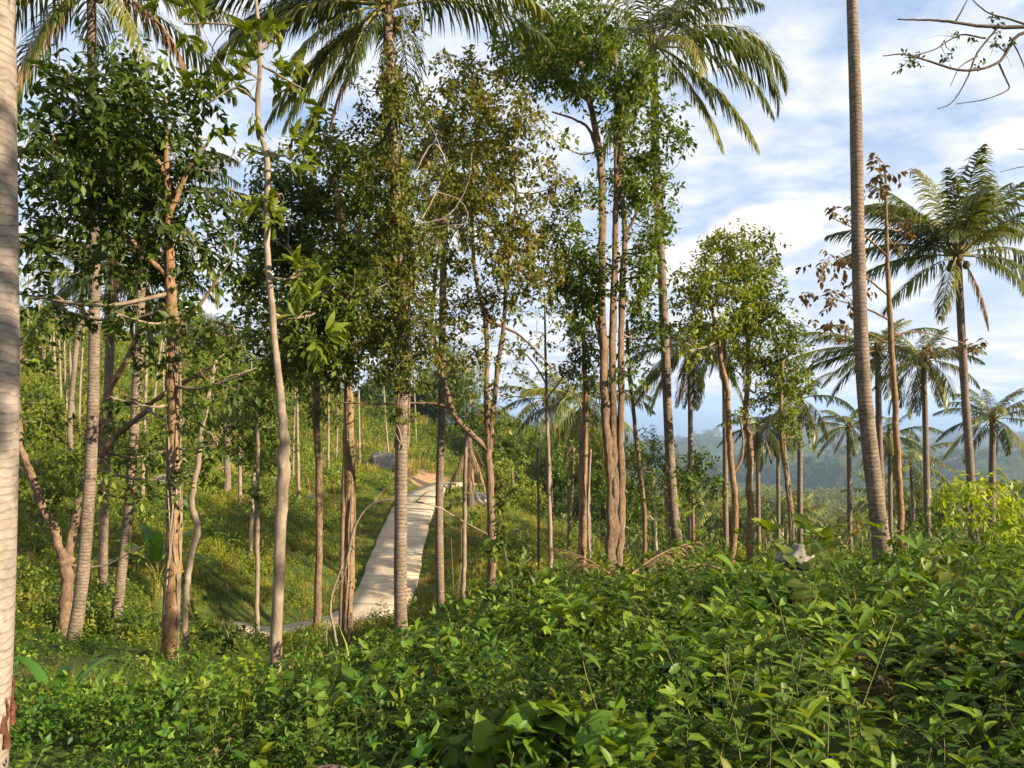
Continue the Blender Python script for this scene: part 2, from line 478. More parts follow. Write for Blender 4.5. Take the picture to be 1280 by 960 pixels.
def H(x, y):
    x = np.atleast_1d(np.asarray(x, float))
    y = np.atleast_1d(np.asarray(y, float))
    xs = np.clip(x, -140, 150) / 30.0
    ys = np.clip(y, -60, 150) / 30.0
    near = np.empty(len(x))
    c = GP[:, :2] / 30.0
    for s in range(0, len(x), 20000):
        a, b = xs[s:s + 20000], ys[s:s + 20000]
        near[s:s + 20000] = _phi((a[:, None] - c[None, :, 0]) ** 2 + (b[:, None] - c[None, :, 1]) ** 2) @ TPSW[:-3] + TPSW[-3] + TPSW[-2] * a + TPSW[-1] * b
    near = np.clip(near, -34, 26)
    r = np.hypot(x, y)
    far = np.interp(np.maximum(r, 0), FAR_D, FAR_Z)
    # gentle folds
    far = far + 5 * np.sin(x * 0.011 + 1.3) * np.cos(y * 0.009) * sstep(150, 500, r)
    for (hx, hy, a, sx, sy) in HILLS:
        far = far + a * np.exp(-((x - hx) / sx) ** 2 - ((y - hy) / sy) ** 2)
    left = sstep(10, -60, x) * 28 * np.exp(-((y - 120) / 90) ** 2)
    far = far + left
    w = sstep(85, 150, r)
    z = near * (1 - w) + far * w
    return z + 0.10 * np.sin(x * 1.1 + y * 0.5) * np.sin(y * 0.9 - x * 0.3) * sstep(6, 20, r)


def Hs(x, y):
    return float(H([x], [y])[0])


PATH = smooth_path([np.array([a[0], a[1]]) for a in (P(290, 0, 26.5), P(335, 0, 26.9), P(385, 0, 27.6), P(450, 0, 29), P(484, 0, 32), P(497, 0, 37), P(514, 0, 44),
                                                     P(533, 0, 53), P(568, 0, 61), P(640, 0, 68), P(700, 0, 72))], 160)
PATH_W = 1.2
PATH_Z = H(PATH[:, 0], PATH[:, 1])
PATH_Z = np.convolve(np.pad(PATH_Z, 6, mode='edge'), np.ones(13) / 13, mode='valid')


H_natural = H


def H(x, y):
    """the ground with the bed of the path cut level across"""
    x = np.atleast_1d(np.asarray(x, float))
    y = np.atleast_1d(np.asarray(y, float))
    z = H_natural(x, y)
    m = (x > -16) & (x < 8) & (y > 22) & (y < 78)
    if m.any():
        d2 = (x[m][:, None] - PATH[None, :, 0]) ** 2 + (y[m][:, None] - PATH[None, :, 1]) ** 2
        k = d2.argmin(1)
        dd = np.sqrt(d2[np.arange(len(k)), k])
        w = 1 - sstep(1.7, 3.2, dd)
        z[m] = z[m] * (1 - w) + (PATH_Z[k] - .04) * w
    return z


def path_dist(x, y):
    d = np.full(len(x), 1e9)
    for p in PATH[::2]:
        d = np.minimum(d, (x - p[0]) ** 2 + (y - p[1]) ** 2)
    return np.sqrt(d)


def ground_material():
    m = bpy.data.materials.new('hillside_soil')
    m.use_nodes = True
    g = Nodes(m.node_tree)
    pos = g.add('ShaderNodeNewGeometry').outputs['Position']
    n1 = g.noise(pos, 0.35, 6.0, 0.6)
    n2 = g.noise(pos, 3.0, 8.0, 0.65)
    n3 = g.noise(pos, 28.0, 4.0, 0.6)
    f = g.math('ADD', g.math('MULTIPLY', n1, 0.4), g.math('ADD', g.math('MULTIPLY', n2, 0.35), g.math('MULTIPLY', n3, 0.25)))
    col = g.ramp(f, [(0.36, (.022, .034, .010)), (0.48, (.050, .075, .014)), (0.58, (.085, .105, .022)), (0.68, (.14, .11, .045))])
    # bare cut bank above the bend of the path
    c = P(528, 590, 62)
    dd = g.vmath('DISTANCE', pos, tuple(c))
    q = g.math('ADD', g.math('DIVIDE', dd, 4.2), g.math('MULTIPLY', g.math('SUBTRACT', n2, 0.5), 1.2))
    bare = g.ramp(q, [(0.55, 1.0), (0.95, 0.0)])
    soil = g.ramp(n2, [(0.3, (.22, .12, .055)), (0.7, (.46, .30, .17))])
    col = g.mix(bare, col, soil)
    b = g.add('ShaderNodeBump', {'Height': f, 'Strength': 0.8, 'Distance': 0.25})
    p = g.add('ShaderNodeBsdfPrincipled', {'Base Color': col, 'Roughness': 0.95, 'Specular IOR Level': 0.1, 'Normal': b.outputs[0]})
    o = g.add('ShaderNodeOutputMaterial')
    g.nt.links.new(p.outputs[0], o.inputs[0])
    return m


def build_terrain():
    ang = np.concatenate([np.arange(-60, 60, 0.5), np.arange(60, 300, 6.0)])
    rad = [0.0]
    r = 0.6
    while r < 12000:
        rad.append(r)
        r *= 1.034 if r < 200 else 1.045
    rad = np.array(rad[1:] + [12000.0])
    na, nr = len(ang), len(rad)
    th = np.radians(90 - ang)
    X = (rad[:, None] * np.cos(th)[None]).ravel()
    Y = (rad[:, None] * np.sin(th)[None]).ravel()
    Z = H(X, Y)
    pd = path_dist(X, Y)
    # the bed of the path is cut level
    V = np.stack([X, Y, Z], 1)
    V = np.vstack([V, [0, 0, Hs(0, 0)]])
    i = np.arange(nr - 1)[:, None] * na
    j = np.arange(na)[None]
    j2 = (j + 1) % na
    q = np.stack([i + j, i + na + j, i + na + j2, i + j2], -1).reshape(-1, 4)
    t = np.stack([np.full(na, nr * na), j[0], j2[0]], -1)
    mb = MB()
    mb.add(V, np.concatenate([q.ravel(), t.ravel()]), np.concatenate([np.full(len(q), 4), np.full(na, 3)]))
    tag(mb.obj('ground', ground_material()), None, None, kind='structure')


build_terrain()


def build_sea():
    m = bpy.data.materials.new('sea_water')
    m.use_nodes = True
    g = Nodes(m.node_tree)
    pos = g.add('ShaderNodeNewGeometry').outputs['Position']
    b = g.add('ShaderNodeBump', {'Height': g.noise(pos, 0.05, 4.0), 'Strength': 0.3, 'Distance': 2.0})
    p = g.add('ShaderNodeBsdfPrincipled', {'Base Color': (.03, .10, .17, 1), 'Roughness': 0.25, 'Normal': b.outputs[0]})
    o = g.add('ShaderNodeOutputMaterial')
    g.nt.links.new(p.outputs[0], o.inputs[0])
    ang = np.radians(np.linspace(-60, 60, 61))
    mb = MB()
    V = []
    for r in (2800.0, 5000.0, 8000.0, 11900.0):
        V += [(r * math.sin(a), r * math.cos(a), -149.0) for a in ang]
    n = len(ang)
    q = [(k * n + j, k * n + j + 1, (k + 1) * n + j + 1, (k + 1) * n + j) for k in range(3) for j in range(n - 1)]
    mb.add(V, np.array(q).ravel(), np.full(len(q), 4))
    tag(mb.obj('sea', m), None, None, kind='structure')


build_sea()


def build_haze():
    m = bpy.data.materials.new('haze_air')
    m.use_nodes = True
    g = Nodes(m.node_tree)
    p = g.add('ShaderNodeVolumePrincipled', {'Color': (.46, .66, 1.0, 1), 'Density': 0.00020, 'Anisotropy': 0.15})
    o = g.add('ShaderNodeOutputMaterial')
    g.nt.links.new(p.outputs[0], o.inputs['Volume'])
    mb = MB()
    a, z0, z1 = 12500.0, -162.0, 34.0
    V = [(x, y, z) for z in (z0, z1) for x, y in ((-a, -a), (a, -a), (a, a), (-a, a))]
    q = [(3, 2, 1, 0), (4, 5, 6, 7), (0, 1, 5, 4), (1, 2, 6, 5), (2, 3, 7, 6), (3, 0, 4, 7)]
    mb.add(V, np.array(q).ravel(), np.full(6, 4))
    tag(mb.obj('haze', m, smooth=False), None, None, kind='stuff')


build_haze()


def build_path():
    m = bpy.data.materials.new('concrete')
    m.use_nodes = True
    g = Nodes(m.node_tree)
    pos = g.add('ShaderNodeNewGeometry').outputs['Position']
    n1 = g.noise(pos, 0.8, 6.0, 0.6)
    n2 = g.noise(pos, 14.0, 6.0, 0.65)
    f = g.math('ADD', g.math('MULTIPLY', n1, 0.6), g.math('MULTIPLY', n2, 0.4))
    col = g.ramp(f, [(0.36, (.25, .185, .11)), (0.5, (.39, .305, .20)), (0.62, (.48, .395, .275))])
    al = g.add('ShaderNodeAttribute', attribute_name='along').outputs['Fac']
    fr = g.math('FRACT', g.math('DIVIDE', al, 3.0))
    joint = g.ramp(fr, [(0.0, 1.0), (0.03, 0.0), (0.97, 0.0), (1.0, 1.0)])
    col = g.mix(g.math('MULTIPLY', joint, 0.75), col, (.10, .08, .06))
    b = g.add('ShaderNodeBump', {'Height': n2, 'Strength': 0.25, 'Distance': 0.02})
    p = g.add('ShaderNodeBsdfPrincipled', {'Base Color': col, 'Roughness': 0.85, 'Specular IOR Level': 0.25, 'Normal': b.outputs[0]})
    o = g.add('ShaderNodeOutputMaterial')
    g.nt.links.new(p.outputs[0], o.inputs[0])
    T = nrm(np.gradient(PATH, axis=0))
    Nn = np.stack([T[:, 1], -T[:, 0]], 1)
    zc = PATH_Z
    al = np.concatenate([[0], np.cumsum(np.linalg.norm(np.diff(PATH, axis=0), axis=1))])
    rows, along = [], []
    wv = 0.025 * np.sin(al * 1.3) + 0.015 * np.sin(al * 3.1)
    for s, dz in ((-1.0, -1.2), (-1.0, 0.14), (-.33, 0.15), (.33, 0.15), (1.0, 0.14), (1.0, -1.6)):
        w = PATH_W * s + wv * np.sign(s) * (abs(s) == 1)
        rows.append(np.stack([PATH[:, 0] + Nn[:, 0] * w, PATH[:, 1] + Nn[:, 1] * w, zc + dz], 1))
        along.append(al)
    V = np.stack(rows, 1).reshape(-1, 3)
    k = len(rows)
    q = [(i * k + j, i * k + j + 1, (i + 1) * k + j + 1, (i + 1) * k + j) for i in range(len(PATH) - 1) for j in range(k - 1)]
    mb = MB()
    mb.add(V, np.array(q).ravel(), np.full(len(q), 4), along=np.stack(along, 1).ravel())
    tag(mb.obj('concrete_path', m, smooth=False), None, None, kind='structure')


build_path()


# ------------------------------------------------------------------ broad-leaved trees
def px_path(pts, d, ground=False):
    out = []
    for p in pts:
        dd = p[2] if len(p) > 2 else 0.0
        out.append(P(p[0], p[1], d + dd))
    out = np.array(out)
    if ground:
        z = Hs(out[0][0], out[0][1]) - 0.25
        if z < out[0][2]:
            out = np.vstack([[out[0][0], out[0][1], z], out])
    return out


def sample_blob(rng, n, c, r):
    u = nrm(rng.normal(0, 1, (n, 3)))
    lob = nrm(rng.normal(0, 1, (5, 3)))
    rad = rng.uniform(0, 1, n) ** 0.45 * (0.62 + 0.62 * np.clip((u @ lob.T), 0, 1).max(1) ** 2.2)
    return c + u * rad[:, None] * r, u


def crown_of(rng, blobs, limb_pts, limb_r, leafsize, per_twig, kind, crown, twigs, twig_per_m3, droop=0.35, rndbase=(0.0, 1.0), bark_r=0.03, rosette=False, maxn=None):
    """boughs and leaves for a list of blobs (centre, radius vector, density)"""
    boughs = twigs
    for (c, r, dens) in blobs:
        if isinstance(boughs, list):
            twigs = MB()
            boughs.append(twigs)
        # branch from the limb to the blob
        dist = np.linalg.norm((limb_pts - c) * np.array([1, 1, 0.8]), axis=1) + np.where(limb_pts[:, 2] > c[2] + 0.2, 0.8, 0)
        k = int(np.argmin(dist))
        a = limb_pts[k]
        L = np.linalg.norm(c - a)
        mid = (a + c) / 2 + np.array([rng.normal(0, .08), rng.normal(0, .08), -0.10]) * L
        r0 = min(limb_r[k] * 0.6, bark_r * (0.6 + L * 0.35))
        main = smooth_path([a, mid, c, c + (c - mid) * 0.35 + [0, 0, .1 * r[2]]], 9)
        tube(twigs, main, np.linspace(r0, r0 * 0.3, 9), 5, lump=.05, rng=rng)
        nsub = int(np.clip(np.prod(r) ** (1 / 3) * 9, 4, 12))
        tips, _ = sample_blob(rng, nsub, c, r * 0.75)
        subs = [main[2:]]
        for tp in tips:
            s = main[rng.integers(3, 9)]
            m2 = (s + tp) / 2 + rng.normal(0, .06, 3) * np.linalg.norm(tp - s) + [0, 0, .05]
            sp = smooth_path([s, m2, tp], 6)
            tube(twigs, sp, np.linspace(r0 * .45, r0 * .14, 6), 4, rng=rng)
            subs.append(sp[1:])
        subp = np.vstack(subs)
        n = int(max(5, np.prod(r) * 4.19 * dens * twig_per_m3))
        if maxn:
            n = min(n, maxn)
        o, u = sample_blob(rng, n, c, r)
        # a part of the twigs show as wood
        for i in range(0, n, 4):
            q = subp[np.argmin(((subp - o[i]) ** 2).sum(1))]
            if np.linalg.norm(q - o[i]) < 0.9:
                tube(twigs, np.array([q, (q + o[i]) / 2 + rng.normal(0, .03, 3), o[i]]), [.008, .006, .003], 3, rng=rng)
        m = per_twig
        tdir = nrm(u * 0.8 + rng.normal(0, .5, (n, 3)) + np.array([0, 0, .25]))
        tl = leafsize * (0.30 * m) * rng.uniform(.7, 1.2, n)
        tr = rng.uniform(*rndbase, n)
        tt = (np.arange(m) + 0.5) / m
        if rosette:
            tt = 0.75 + tt * 0.25
        pos = o[:, None] + tdir[:, None] * (tl[:, None, None] * (tt[None, :, None] - 0.5)) - np.array([0, 0, 1]) * (tl[:, None, None] * 0.25 * tt[None, :, None] ** 2)
        side = nrm(np.cross(tdir, rng.normal(0, 1, (n, 3))))
        up2 = np.cross(tdir, side)
        ph = (np.arange(m) * 2.4)[None, :] + rng.uniform(0, 6, n)[:, None] + rng.normal(0, .3, (n, m))
        lat = np.cos(ph)[..., None] * side[:, None] + np.sin(ph)[..., None] * up2[:, None]
        D = nrm(lat * 0.9 + tdir[:, None] * (0.55 if not rosette else 0.9) + rng.normal(0, .25, (n, m, 3)) - np.array([0, 0, droop]))
        N = nrm(np.array([0, 0, 1.0]) + rng.normal(0, .45, (n, m, 3)) + 0.25 * u[:, None])
        rv = np.clip(tr[:, None] * 0.55 + rng.uniform(0, .45, (n, m)), 0, 1)
        sz = leafsize * rng.uniform(.6, 1.25, (n, m))
        leaves(crown, kind, pos.reshape(-1, 3), D.reshape(-1, 3), N.reshape(-1, 3), sz.ravel(), rv.ravel())


def tree(name, label, cat, d, stems, limbs=(), blobs=(), leaf='deep', bark='bark', size=0.11, per=9, density=1.0, seed=1, group=None, kind='oval4', droop=0.35,
         rosette=False, vines=None, flute=0.0, depth=1.0, bark_r=0.03):
    rng = np.random.default_rng(seed)
    k = d / F
    base = px_path(stems[0][1][:1], d)[0]
    base[2] = min(base[2], Hs(base[0], base[1]))
    root = thing(name, label, cat, base, group)
    lp, lr = [], []
    for si, (w, pts) in enumerate(stems):
        path = px_path(pts, d, ground=(si == 0 or len(stems) > 1 and pts[0][1] > 680))
        n = max(10, int(len(pts) * 7))
        sp = smooth_path(path, n)
        s = np.linspace(0, 1, n)
        r = np.interp(s, np.linspace(0, 1, len(w)), w) * k / 2
        if si == 0:
            r = r * (1 + .55 * np.exp(-s * 22))
        wob = rng.normal(0, 1, (n, 3)) * 0.14 * r[:, None]
        wob[:, 2] = 0
        mb = MB()
        tube(mb, sp + wob, r, 14, lump=.06, rng=rng, flute=flute)
        mb.obj('trunk', M[bark], root, base)
        lp.append(sp[n // 4:])
        lr.append(r[n // 4:])
    for (w, pts) in limbs:
        path = px_path(pts, d)
        n = max(8, len(pts) * 5)
        sp = smooth_path(path, n)
        r = np.linspace(w[0], w[1], n) * k / 2
        mb = MB()
        tube(mb, sp + rng.normal(0, 1, (n, 3)) * 0.12 * r[:, None], r, 9, lump=.05, rng=rng)
        mb.obj('branch', M[bark], root, base)
        lp.append(sp[2:])
        lr.append(r[2:])
    lp, lr = np.vstack(lp), np.concatenate(lr)
    crown, twigs = MB(), ([] if d < 26 else MB())
    bl = []
    for b in blobs:
        px, py, rx, ry = b[:4]
        dens = b[4] if len(b) > 4 else 1.0
        dd = b[5] if len(b) > 5 else rng.normal(0, .55) * depth * (rx + 40) * k
        c = P(px, py, d)
        c = c + np.array([0, dd, 0])
        c[0] = (px - 640) / F * (d + dd)
        c[2] = (500 - py) / F * (d + dd)
        bl.append((c, np.array([rx * k, max(rx, ry) * k * 0.95 * depth, ry * k]), dens))
    if bl:
        crown_of(rng, bl, lp, lr, size, per, kind, crown, twigs, 1.15 * density / (0.30 * size * size * per), droop, bark_r=bark_r, rosette=rosette)
        for q in (twigs if isinstance(twigs, list) else [twigs]):
            q.obj('bough' if isinstance(twigs, list) else 'twigs', M['twig' if bark != 'barkdark' else 'barkdark'], root, base)
        crown.obj('crown', M[leaf], root, base)
    if vines:
        vb, vl = MB(), MB()
        stem = smooth_path(px_path(stems[0][1], d, True), 60)
        nv, z0, z1, dens, rad = vines
        for q in range(nv):
            ph = rng.uniform(0, 6.28)
            t = np.arange(int(60 * z0), int(60 * z1))
            wr = np.interp(t / 60, np.linspace(0, 1, len(stems[0][0])), stems[0][0]) * k / 2 * 1.06
            an = ph + t * rng.normal(0, .09) + np.cumsum(rng.normal(0, .13, len(t)))
            pth = stem[t] + np.stack([np.cos(an) * wr, np.sin(an) * wr, rng.normal(0, .02, len(t))], 1)
            tube(vb, pth, rng.uniform(.006, .016), 4, rng=rng)
        n = int(dens)
        t = rng.integers(int(60 * z0), int(60 * z1), n)
        an = rng.uniform(0, 6.28, n)
        out = np.stack([np.cos(an), np.sin(an), np.zeros(n)], 1)
        wr = stems[0][0][0] * k / 2
        pos = stem[t] + out * (wr + rng.uniform(0, rad, n))[:, None] + rng.normal(0, .06, (n, 3))
        leaves(vl, 'oval4', pos, out + rng.normal(0, .5, (n, 3)) - [0, 0, .5], out + [0, 0, .8], rng.uniform(.06, .12, n), rng.uniform(0, 1, n))
        vb.obj('vine', M['twig'], root, base)
        vl.obj('vine_leaves', M['bright'], root, base)
    return root


# ------------------------------------------------------------------ coconut palms
G = np.array([0, 0, -1.0])


def frond(az, elev, L, droop, wind, rng, nl=56, dry=False, lw=0.055, ll=1.12, side_bend=0.0, hang=1.1):
    mb = MB()
    ns = 15
    t = np.linspace(0, 1, ns)
    e = elev - droop * t ** 1.25
    a = az + side_bend * t
    hd = np.stack([np.cos(a), np.sin(a), np.zeros(ns)], 1)
    T = nrm(hd * np.cos(e)[:, None] + np.array([0, 0, 1.0]) * np.sin(e)[:, None] + wind[None] * (t ** 1.5)[:, None])
    pts = np.vstack([[0, 0, 0], np.cumsum(T[:-1] * (L / (ns - 1)), axis=0)])
    tube(mb, pts, np.interp(t, [0, .12, 1], [.045, .026, .005]) * (L / 4) ** 0.5, 5, mat=1)
    u = np.repeat(np.linspace(.16, .995, nl), 2)
    sg = np.tile([1.0, -1.0], nl)
    u = np.clip(u + rng.normal(0, .006, len(u)), .15, 1)
    keep = rng.uniform(0, 1, len(u)) > (0.06 if not dry else 0.25)
    u, sg = u[keep], sg[keep]
    n = len(u)
    p = np.stack([np.interp(u, t, pts[:, i]) for i in range(3)], 1)
    Tt = nrm(np.stack([np.interp(u, t, T[:, i]) for i in range(3)], 1))
    S = nrm(np.stack([-np.sin(az + side_bend * u), np.cos(az + side_bend * u), np.zeros(n)], 1))
    U = np.cross(Tt, S)
    U = np.where(U[:, 2:3] < 0, -U, U) if abs(elev) < 1.2 else U
    ang = np.radians(30 + 28 * (1 - u) + rng.normal(0, 8, n))
    dirs = nrm(S * (sg * np.sin(ang))[:, None] + Tt * np.cos(ang)[:, None] + U * rng.uniform(.05, .3, n)[:, None])
    ln = L / 4.2 * ll * np.sin(np.pi * (0.16 + 0.80 * u)) ** 0.65 * rng.uniform(.85, 1.1, n)
    gv = (G * hang * (1.6 if dry else 1.0))[None] * rng.uniform(.6, 1.3, n)[:, None] + wind[None] * 1.5
    d1 = nrm(dirs + gv * 0.35)
    d2 = nrm(d1 + gv * 0.75)
    d3 = nrm(d2 + gv * 0.95)
    p1 = p + d1 * (ln * .38)[:, None]
    p2 = p1 + d2 * (ln * .34)[:, None]
    p3 = p2 + d3 * (ln * .28)[:, None]
    ln = ln * (1 - .35 * (rng.uniform(0, 1, n) < .15))
    w = lw * (L / 4.2) * rng.uniform(.7, 1.2, n)
    wd = nrm(Tt - (Tt * d1).sum(1, keepdims=True) * d1 + U * 0.25)
    V = np.stack([p - wd * (w * .3)[:, None], p + wd * (w * .3)[:, None], p1 - wd * (w * .5)[:, None], p1 + wd * (w * .5)[:, None],
                  p2 - wd * (w * .36)[:, None], p2 + wd * (w * .36)[:, None], p3], 1)
    lo = np.array([0, 1, 3, 2, 2, 3, 5, 4, 4, 5, 6])
    fr = rng.uniform(0, 1)
    rv = np.clip(fr * 0.6 + rng.uniform(0, .4, n), 0, 1)
    mb.add(V.reshape(-1, 3), (np.arange(n)[:, None] * 7 + lo).ravel(), np.tile([4, 4, 3], n), np.repeat(rv, 7), 0)
    return mb


def palm(label, d, pts, w, hub=None, nf=20, L=3.6, wind=(-.12, 0, 0), seed=1, explicit=(), elev=(1.35, -0.75), nl=62, dry=2, bark='palmbark', group=None, coco=True,
         sides=14, azr=(0, 6.283), lw=.052, name='coconut_palm', fan=None, flare=1.0):
    """a leaning ringed trunk, a head of separate fronds and its coconuts"""
    rng = np.random.default_rng(seed)
    k = d / F
    path = px_path(pts, d, True)
    base = np.array([path[0][0], path[0][1], Hs(path[0][0], path[0][1])])
    root = thing(name, label, 'palm tree', base, group)
    n = 46
    sp = smooth_path(path, n)
    s = np.linspace(0, 1, n)
    r = np.interp(s, np.linspace(0, 1, len(w)), w) * k / 2
    r = r * (1 + 0.45 * flare * np.exp(-s * 26))
    mb = MB()
    tube(mb, sp, r * (1 + rng.normal(0, .012 if sides < 20 else .003, n)), sides, lump=.012 if sides < 20 else .003, rng=rng)
    mb.obj('trunk', M[bark], root, base)
    if nf == 0 and not explicit:
        return root
    hb = sp[-1] + np.array([0, 0, .05])
    wv = np.array(wind, float)
    sc = L / 4.2
    fb = MB()     # fibrous heart where the leaf bases meet
    tube(fb, np.array([hb + [0, 0, -.35 * sc], hb, hb + [0, 0, .4 * sc], hb + [0, 0, .8 * sc]]), [r[-1] * .95, r[-1] * 1.5, r[-1] * 1.1, .02], 8, lump=.12, rng=rng)
    fb.obj('leaf_base', M['fibre'], root, base)
    spec = []
    for i in range(nf):
        q = (i + .5) / nf
        e = elev[0] + (elev[1] - elev[0]) * q ** 1.15 + rng.normal(0, .08)
        a = azr[0] + ((i * 2.39996) % 6.283) / 6.283 * (azr[1] - azr[0]) + rng.normal(0, .15)
        spec.append((a, e, L * (0.72 + .30 * min(1, q * 3)) * rng.uniform(.88, 1.05), 0.55 + 0.75 * (1 - abs(q - .35)) * rng.uniform(.75, 1.2), False))
    spec += [(math.radians(a), math.radians(e), l, dr, dy) for (a, e, l, dr, dy) in explicit]
    for i in range(dry):
        spec.append((rng.uniform(0, 6.28), rng.uniform(-1.25, -.9), L * .75, .35, True))
    for (a, e, l, dr, dy) in spec:
        f = frond(a, e, l, dr, wv * rng.uniform(.6, 1.4), rng, nl, dy, lw=lw, side_bend=rng.normal(0, .12))
        o = f.obj('frond', [M['fronddry'], M['rachisdry']] if dy else [M['frond'], M['rachis']], root, (0, 0, 0))
        o.location = tuple(hb + np.array([math.cos(a), math.sin(a), 0]) * r[-1] * .8 - base)
    if coco:
        for i in range(6):
            c = MB()
            a = rng.uniform(0, 6.28)
            cc = hb + np.array([math.cos(a), math.sin(a), 0]) * .26 * sc + [0, 0, -.22 * sc - rng.uniform(0, .2)]
            tube(c, cc + np.array([[0, 0, .13], [0, 0, .10], [0, 0, 0], [0, 0, -.10], [0, 0, -.13]]) * sc, np.array([.01, .07, .11, .075, .01]) * sc, 8)
            c.obj('coconut', M['husk'], root, base)
    return root


# ------------------------------------------------------------------ the palms of the photograph
palm('thick pale coconut trunk at the very edge, bark torn open near its foot', 3.6,
     [(-38, 945), (-33, 830), (-27, 640), (-23, 450), (-25, 200), (-30, -200), (-34, -600), (-36, -900)], [84, 82, 84, 82, 80, 80, 78, 76], nf=16, L=3.8, seed=11, bark='palmpale', sides=28, coco=False, dry=0, flare=.25)
def torn_bark():
    root = [o for o in COL.objects if o.name.startswith('coconut_palm')][0]
    rng = np.random.default_rng(4)
    base = np.array(root.location)
    mb = MB()
    ax = smooth_path(px_path([(-38, 945), (-33, 830)], 3.6), 12)
    for i in range(9):
        a = rng.uniform(-1.9, .6)
        o = np.array([math.cos(a), math.sin(a), 0]) * .158
        k0 = rng.integers(0, 6)
        k1 = rng.integers(k0 + 3, 12)
        pth = ax[k0:k1] + o + rng.normal(0, .004, (k1 - k0, 3))
        tube(mb, pth, np.linspace(.016, .004, k1 - k0), 5, lump=.2, rng=rng)
    mb.obj('torn_bark', M['tornbark'], root, base)


torn_bark()
palm('leaning coconut palm with ringed brown trunk in front of the forked tree', 15, [(87, 826), (101, 741), (110, 636), (116, 521), (118, 387), (117, 200), (114, -22)], [19, 17, 15, 14, 13, 12, 11],
     nf=12, L=3.3, wind=(-.05, 0, 0), seed=21, elev=(1.2, -.2), dry=0, azr=(0, 6.28),
     explicit=[(185, 8, 3.0, 1.55, False), (205, -12, 3.0, 1.2, False), (-10, 5, 2.8, 1.4, False), (265, -10, 2.8, 1.1, False), (15, -20, 2.6, 1.1, True), (170, -35, 3.0, .8, False), (195, -50, 2.8, .5, True), (250, -50, 2.6, .5, False), (-25, -35, 2.6, .7, False)])
palm('slim coconut palm leaning between the forked tree and the vine-wrapped tree', 18, [(144, 797), (151, 724), (161, 636), (171, 481), (175, 404), (180, 250)], [15, 13, 12, 11.5, 11, 9], nf=15, L=3.0, seed=22, dry=1)
palm('dim coconut trunk half hidden directly behind the leaning brown palm', 24, [(128, 740), (130, 640), (134, 530), (138, 414), (142, 330)], [12, 11.5, 11, 10.5, 9], nf=14, L=3.4, seed=23, dry=2)
palm('tall coconut palm with climber-covered trunk standing before the bend of the path', 13.5, [(507, 832), (501, 774), (501, 640), (502, 521), (504, 404), (497, 290), (489, 130), (484, 12)],
     [21, 17.5, 16.5, 16, 15, 14, 13, 12], nf=12, L=3.2, wind=(-.04, 0, 0), seed=24, elev=(1.25, 0.1), dry=1,
     explicit=[(192, 18, 3.3, 1.05, False), (205, -2, 2.9, 1.25, False), (225, -25, 2.6, .8, False), (160, 30, 3.1, 1.2, False), (250, -40, 2.2, .7, False),
               (-5, 25, 3.0, 1.2, False), (15, 40, 3.0, 1.3, False), (240, 10, 2.8, 1.3, False), (178, -30, 2.6, .7, False), (198, -38, 3.0, .5, False), (188, -52, 2.9, .4, False), (214, -45, 3.0, .45, False), (184, 8, 3.4, 1.3, False)])
palm('thin straight coconut palm rising from the verge where the path widens', 22, [(551, 772), (549, 640), (552, 521), (553, 404), (556, 225)], [13, 10.5, 10, 9.5, 8], nf=15, L=2.7, seed=25, dry=2)
palm('tall coconut palm curving up past the green multi-stemmed tree, one frond arching far out', 22, [(850, 697), (842, 636), (835, 521), (831, 421), (826, 320), (820, 202), (818, 120), (816, 60)],
     [17, 13.5, 12, 11.5, 11, 10.5, 10, 9.5], nf=9, L=3.2, wind=(-.02, 0, 0), seed=26, elev=(1.45, .75), dry=0,
     explicit=[(3, 34, 4.8, 2.1, False), (-28, 12, 4.2, 1.7, False), (-12, -8, 4.1, 1.15, False), (12, 58, 4.0, 1.4, False), (-35, 50, 3.6, 1.5, False), (165, 40, 3.8, 1.5, False),
               (-75, -5, 3.4, 1.3, False), (-18, -36, 4.3, .55, False), (-32, -50, 3.8, .4, False), (205, -58, 4.2, .35, False), (0, 20, 4.7, 2.0, False), (70, 30, 3.0, 1.2, False), (-40, -35, 2.9, .7, False), (120, 55, 3.0, 1.3, False), (20, 72, 3.2, .8, False)])
palm('big dark coconut trunk with flared foot standing alone before the valley, head out of sight', 13, [(1104, 700), (1098, 650), (1085, 538), (1078, 454), (1073, 320), (1070, 151), (1065, 0), (1061, -150), (1058, -330)],
     [31, 23, 20.5, 18, 16.5, 15.5, 13.5, 12, 11], nf=12, L=3.6, seed=27, dry=0, coco=False, flare=.45)
palm('full-headed coconut palm with a brown hanging frond above the lime shrub', 23, [(1216, 660), (1214, 605), (1206, 488), (1199, 360), (1197, 322)], [12, 10.5, 9.5, 9, 8.5], nf=12, L=4.1,
     wind=(-.10, 0, 0), seed=28, elev=(1.4, .45), dry=0, nl=70,
     explicit=[(180, 20, 3.6, .95, False), (188, 2, 3.7, .75, False), (172, 45, 3.6, .8, False), (200, -18, 3.3, .7, False), (0, 22, 3.5, 1.7, False), (-8, 4, 3.2, 1.6, False),
               (12, 42, 3.2, 1.2, False), (225, -40, 2.6, .55, False), (-50, -12, 2.6, 1.2, False), (-20, -62, 2.3, .35, True), (150, 62, 3.4, .6, False), (30, 66, 3.4, .55, False),
               (100, 75, 3.5, .5, False), (240, 60, 3.2, .8, False), (-70, 55, 3.2, .9, False), (215, 35, 3.0, 1.1, False), (-120, 30, 2.8, 1.2, False)])
palm('coconut palm with wind-swept fronds at the far edge beyond the lime shrub', 32, [(1240, 660), (1240, 605), (1241, 525)], [9, 8, 7], nf=20, L=2.5, wind=(-.16, .04, 0), seed=29, elev=(1.4, -.65), dry=1)
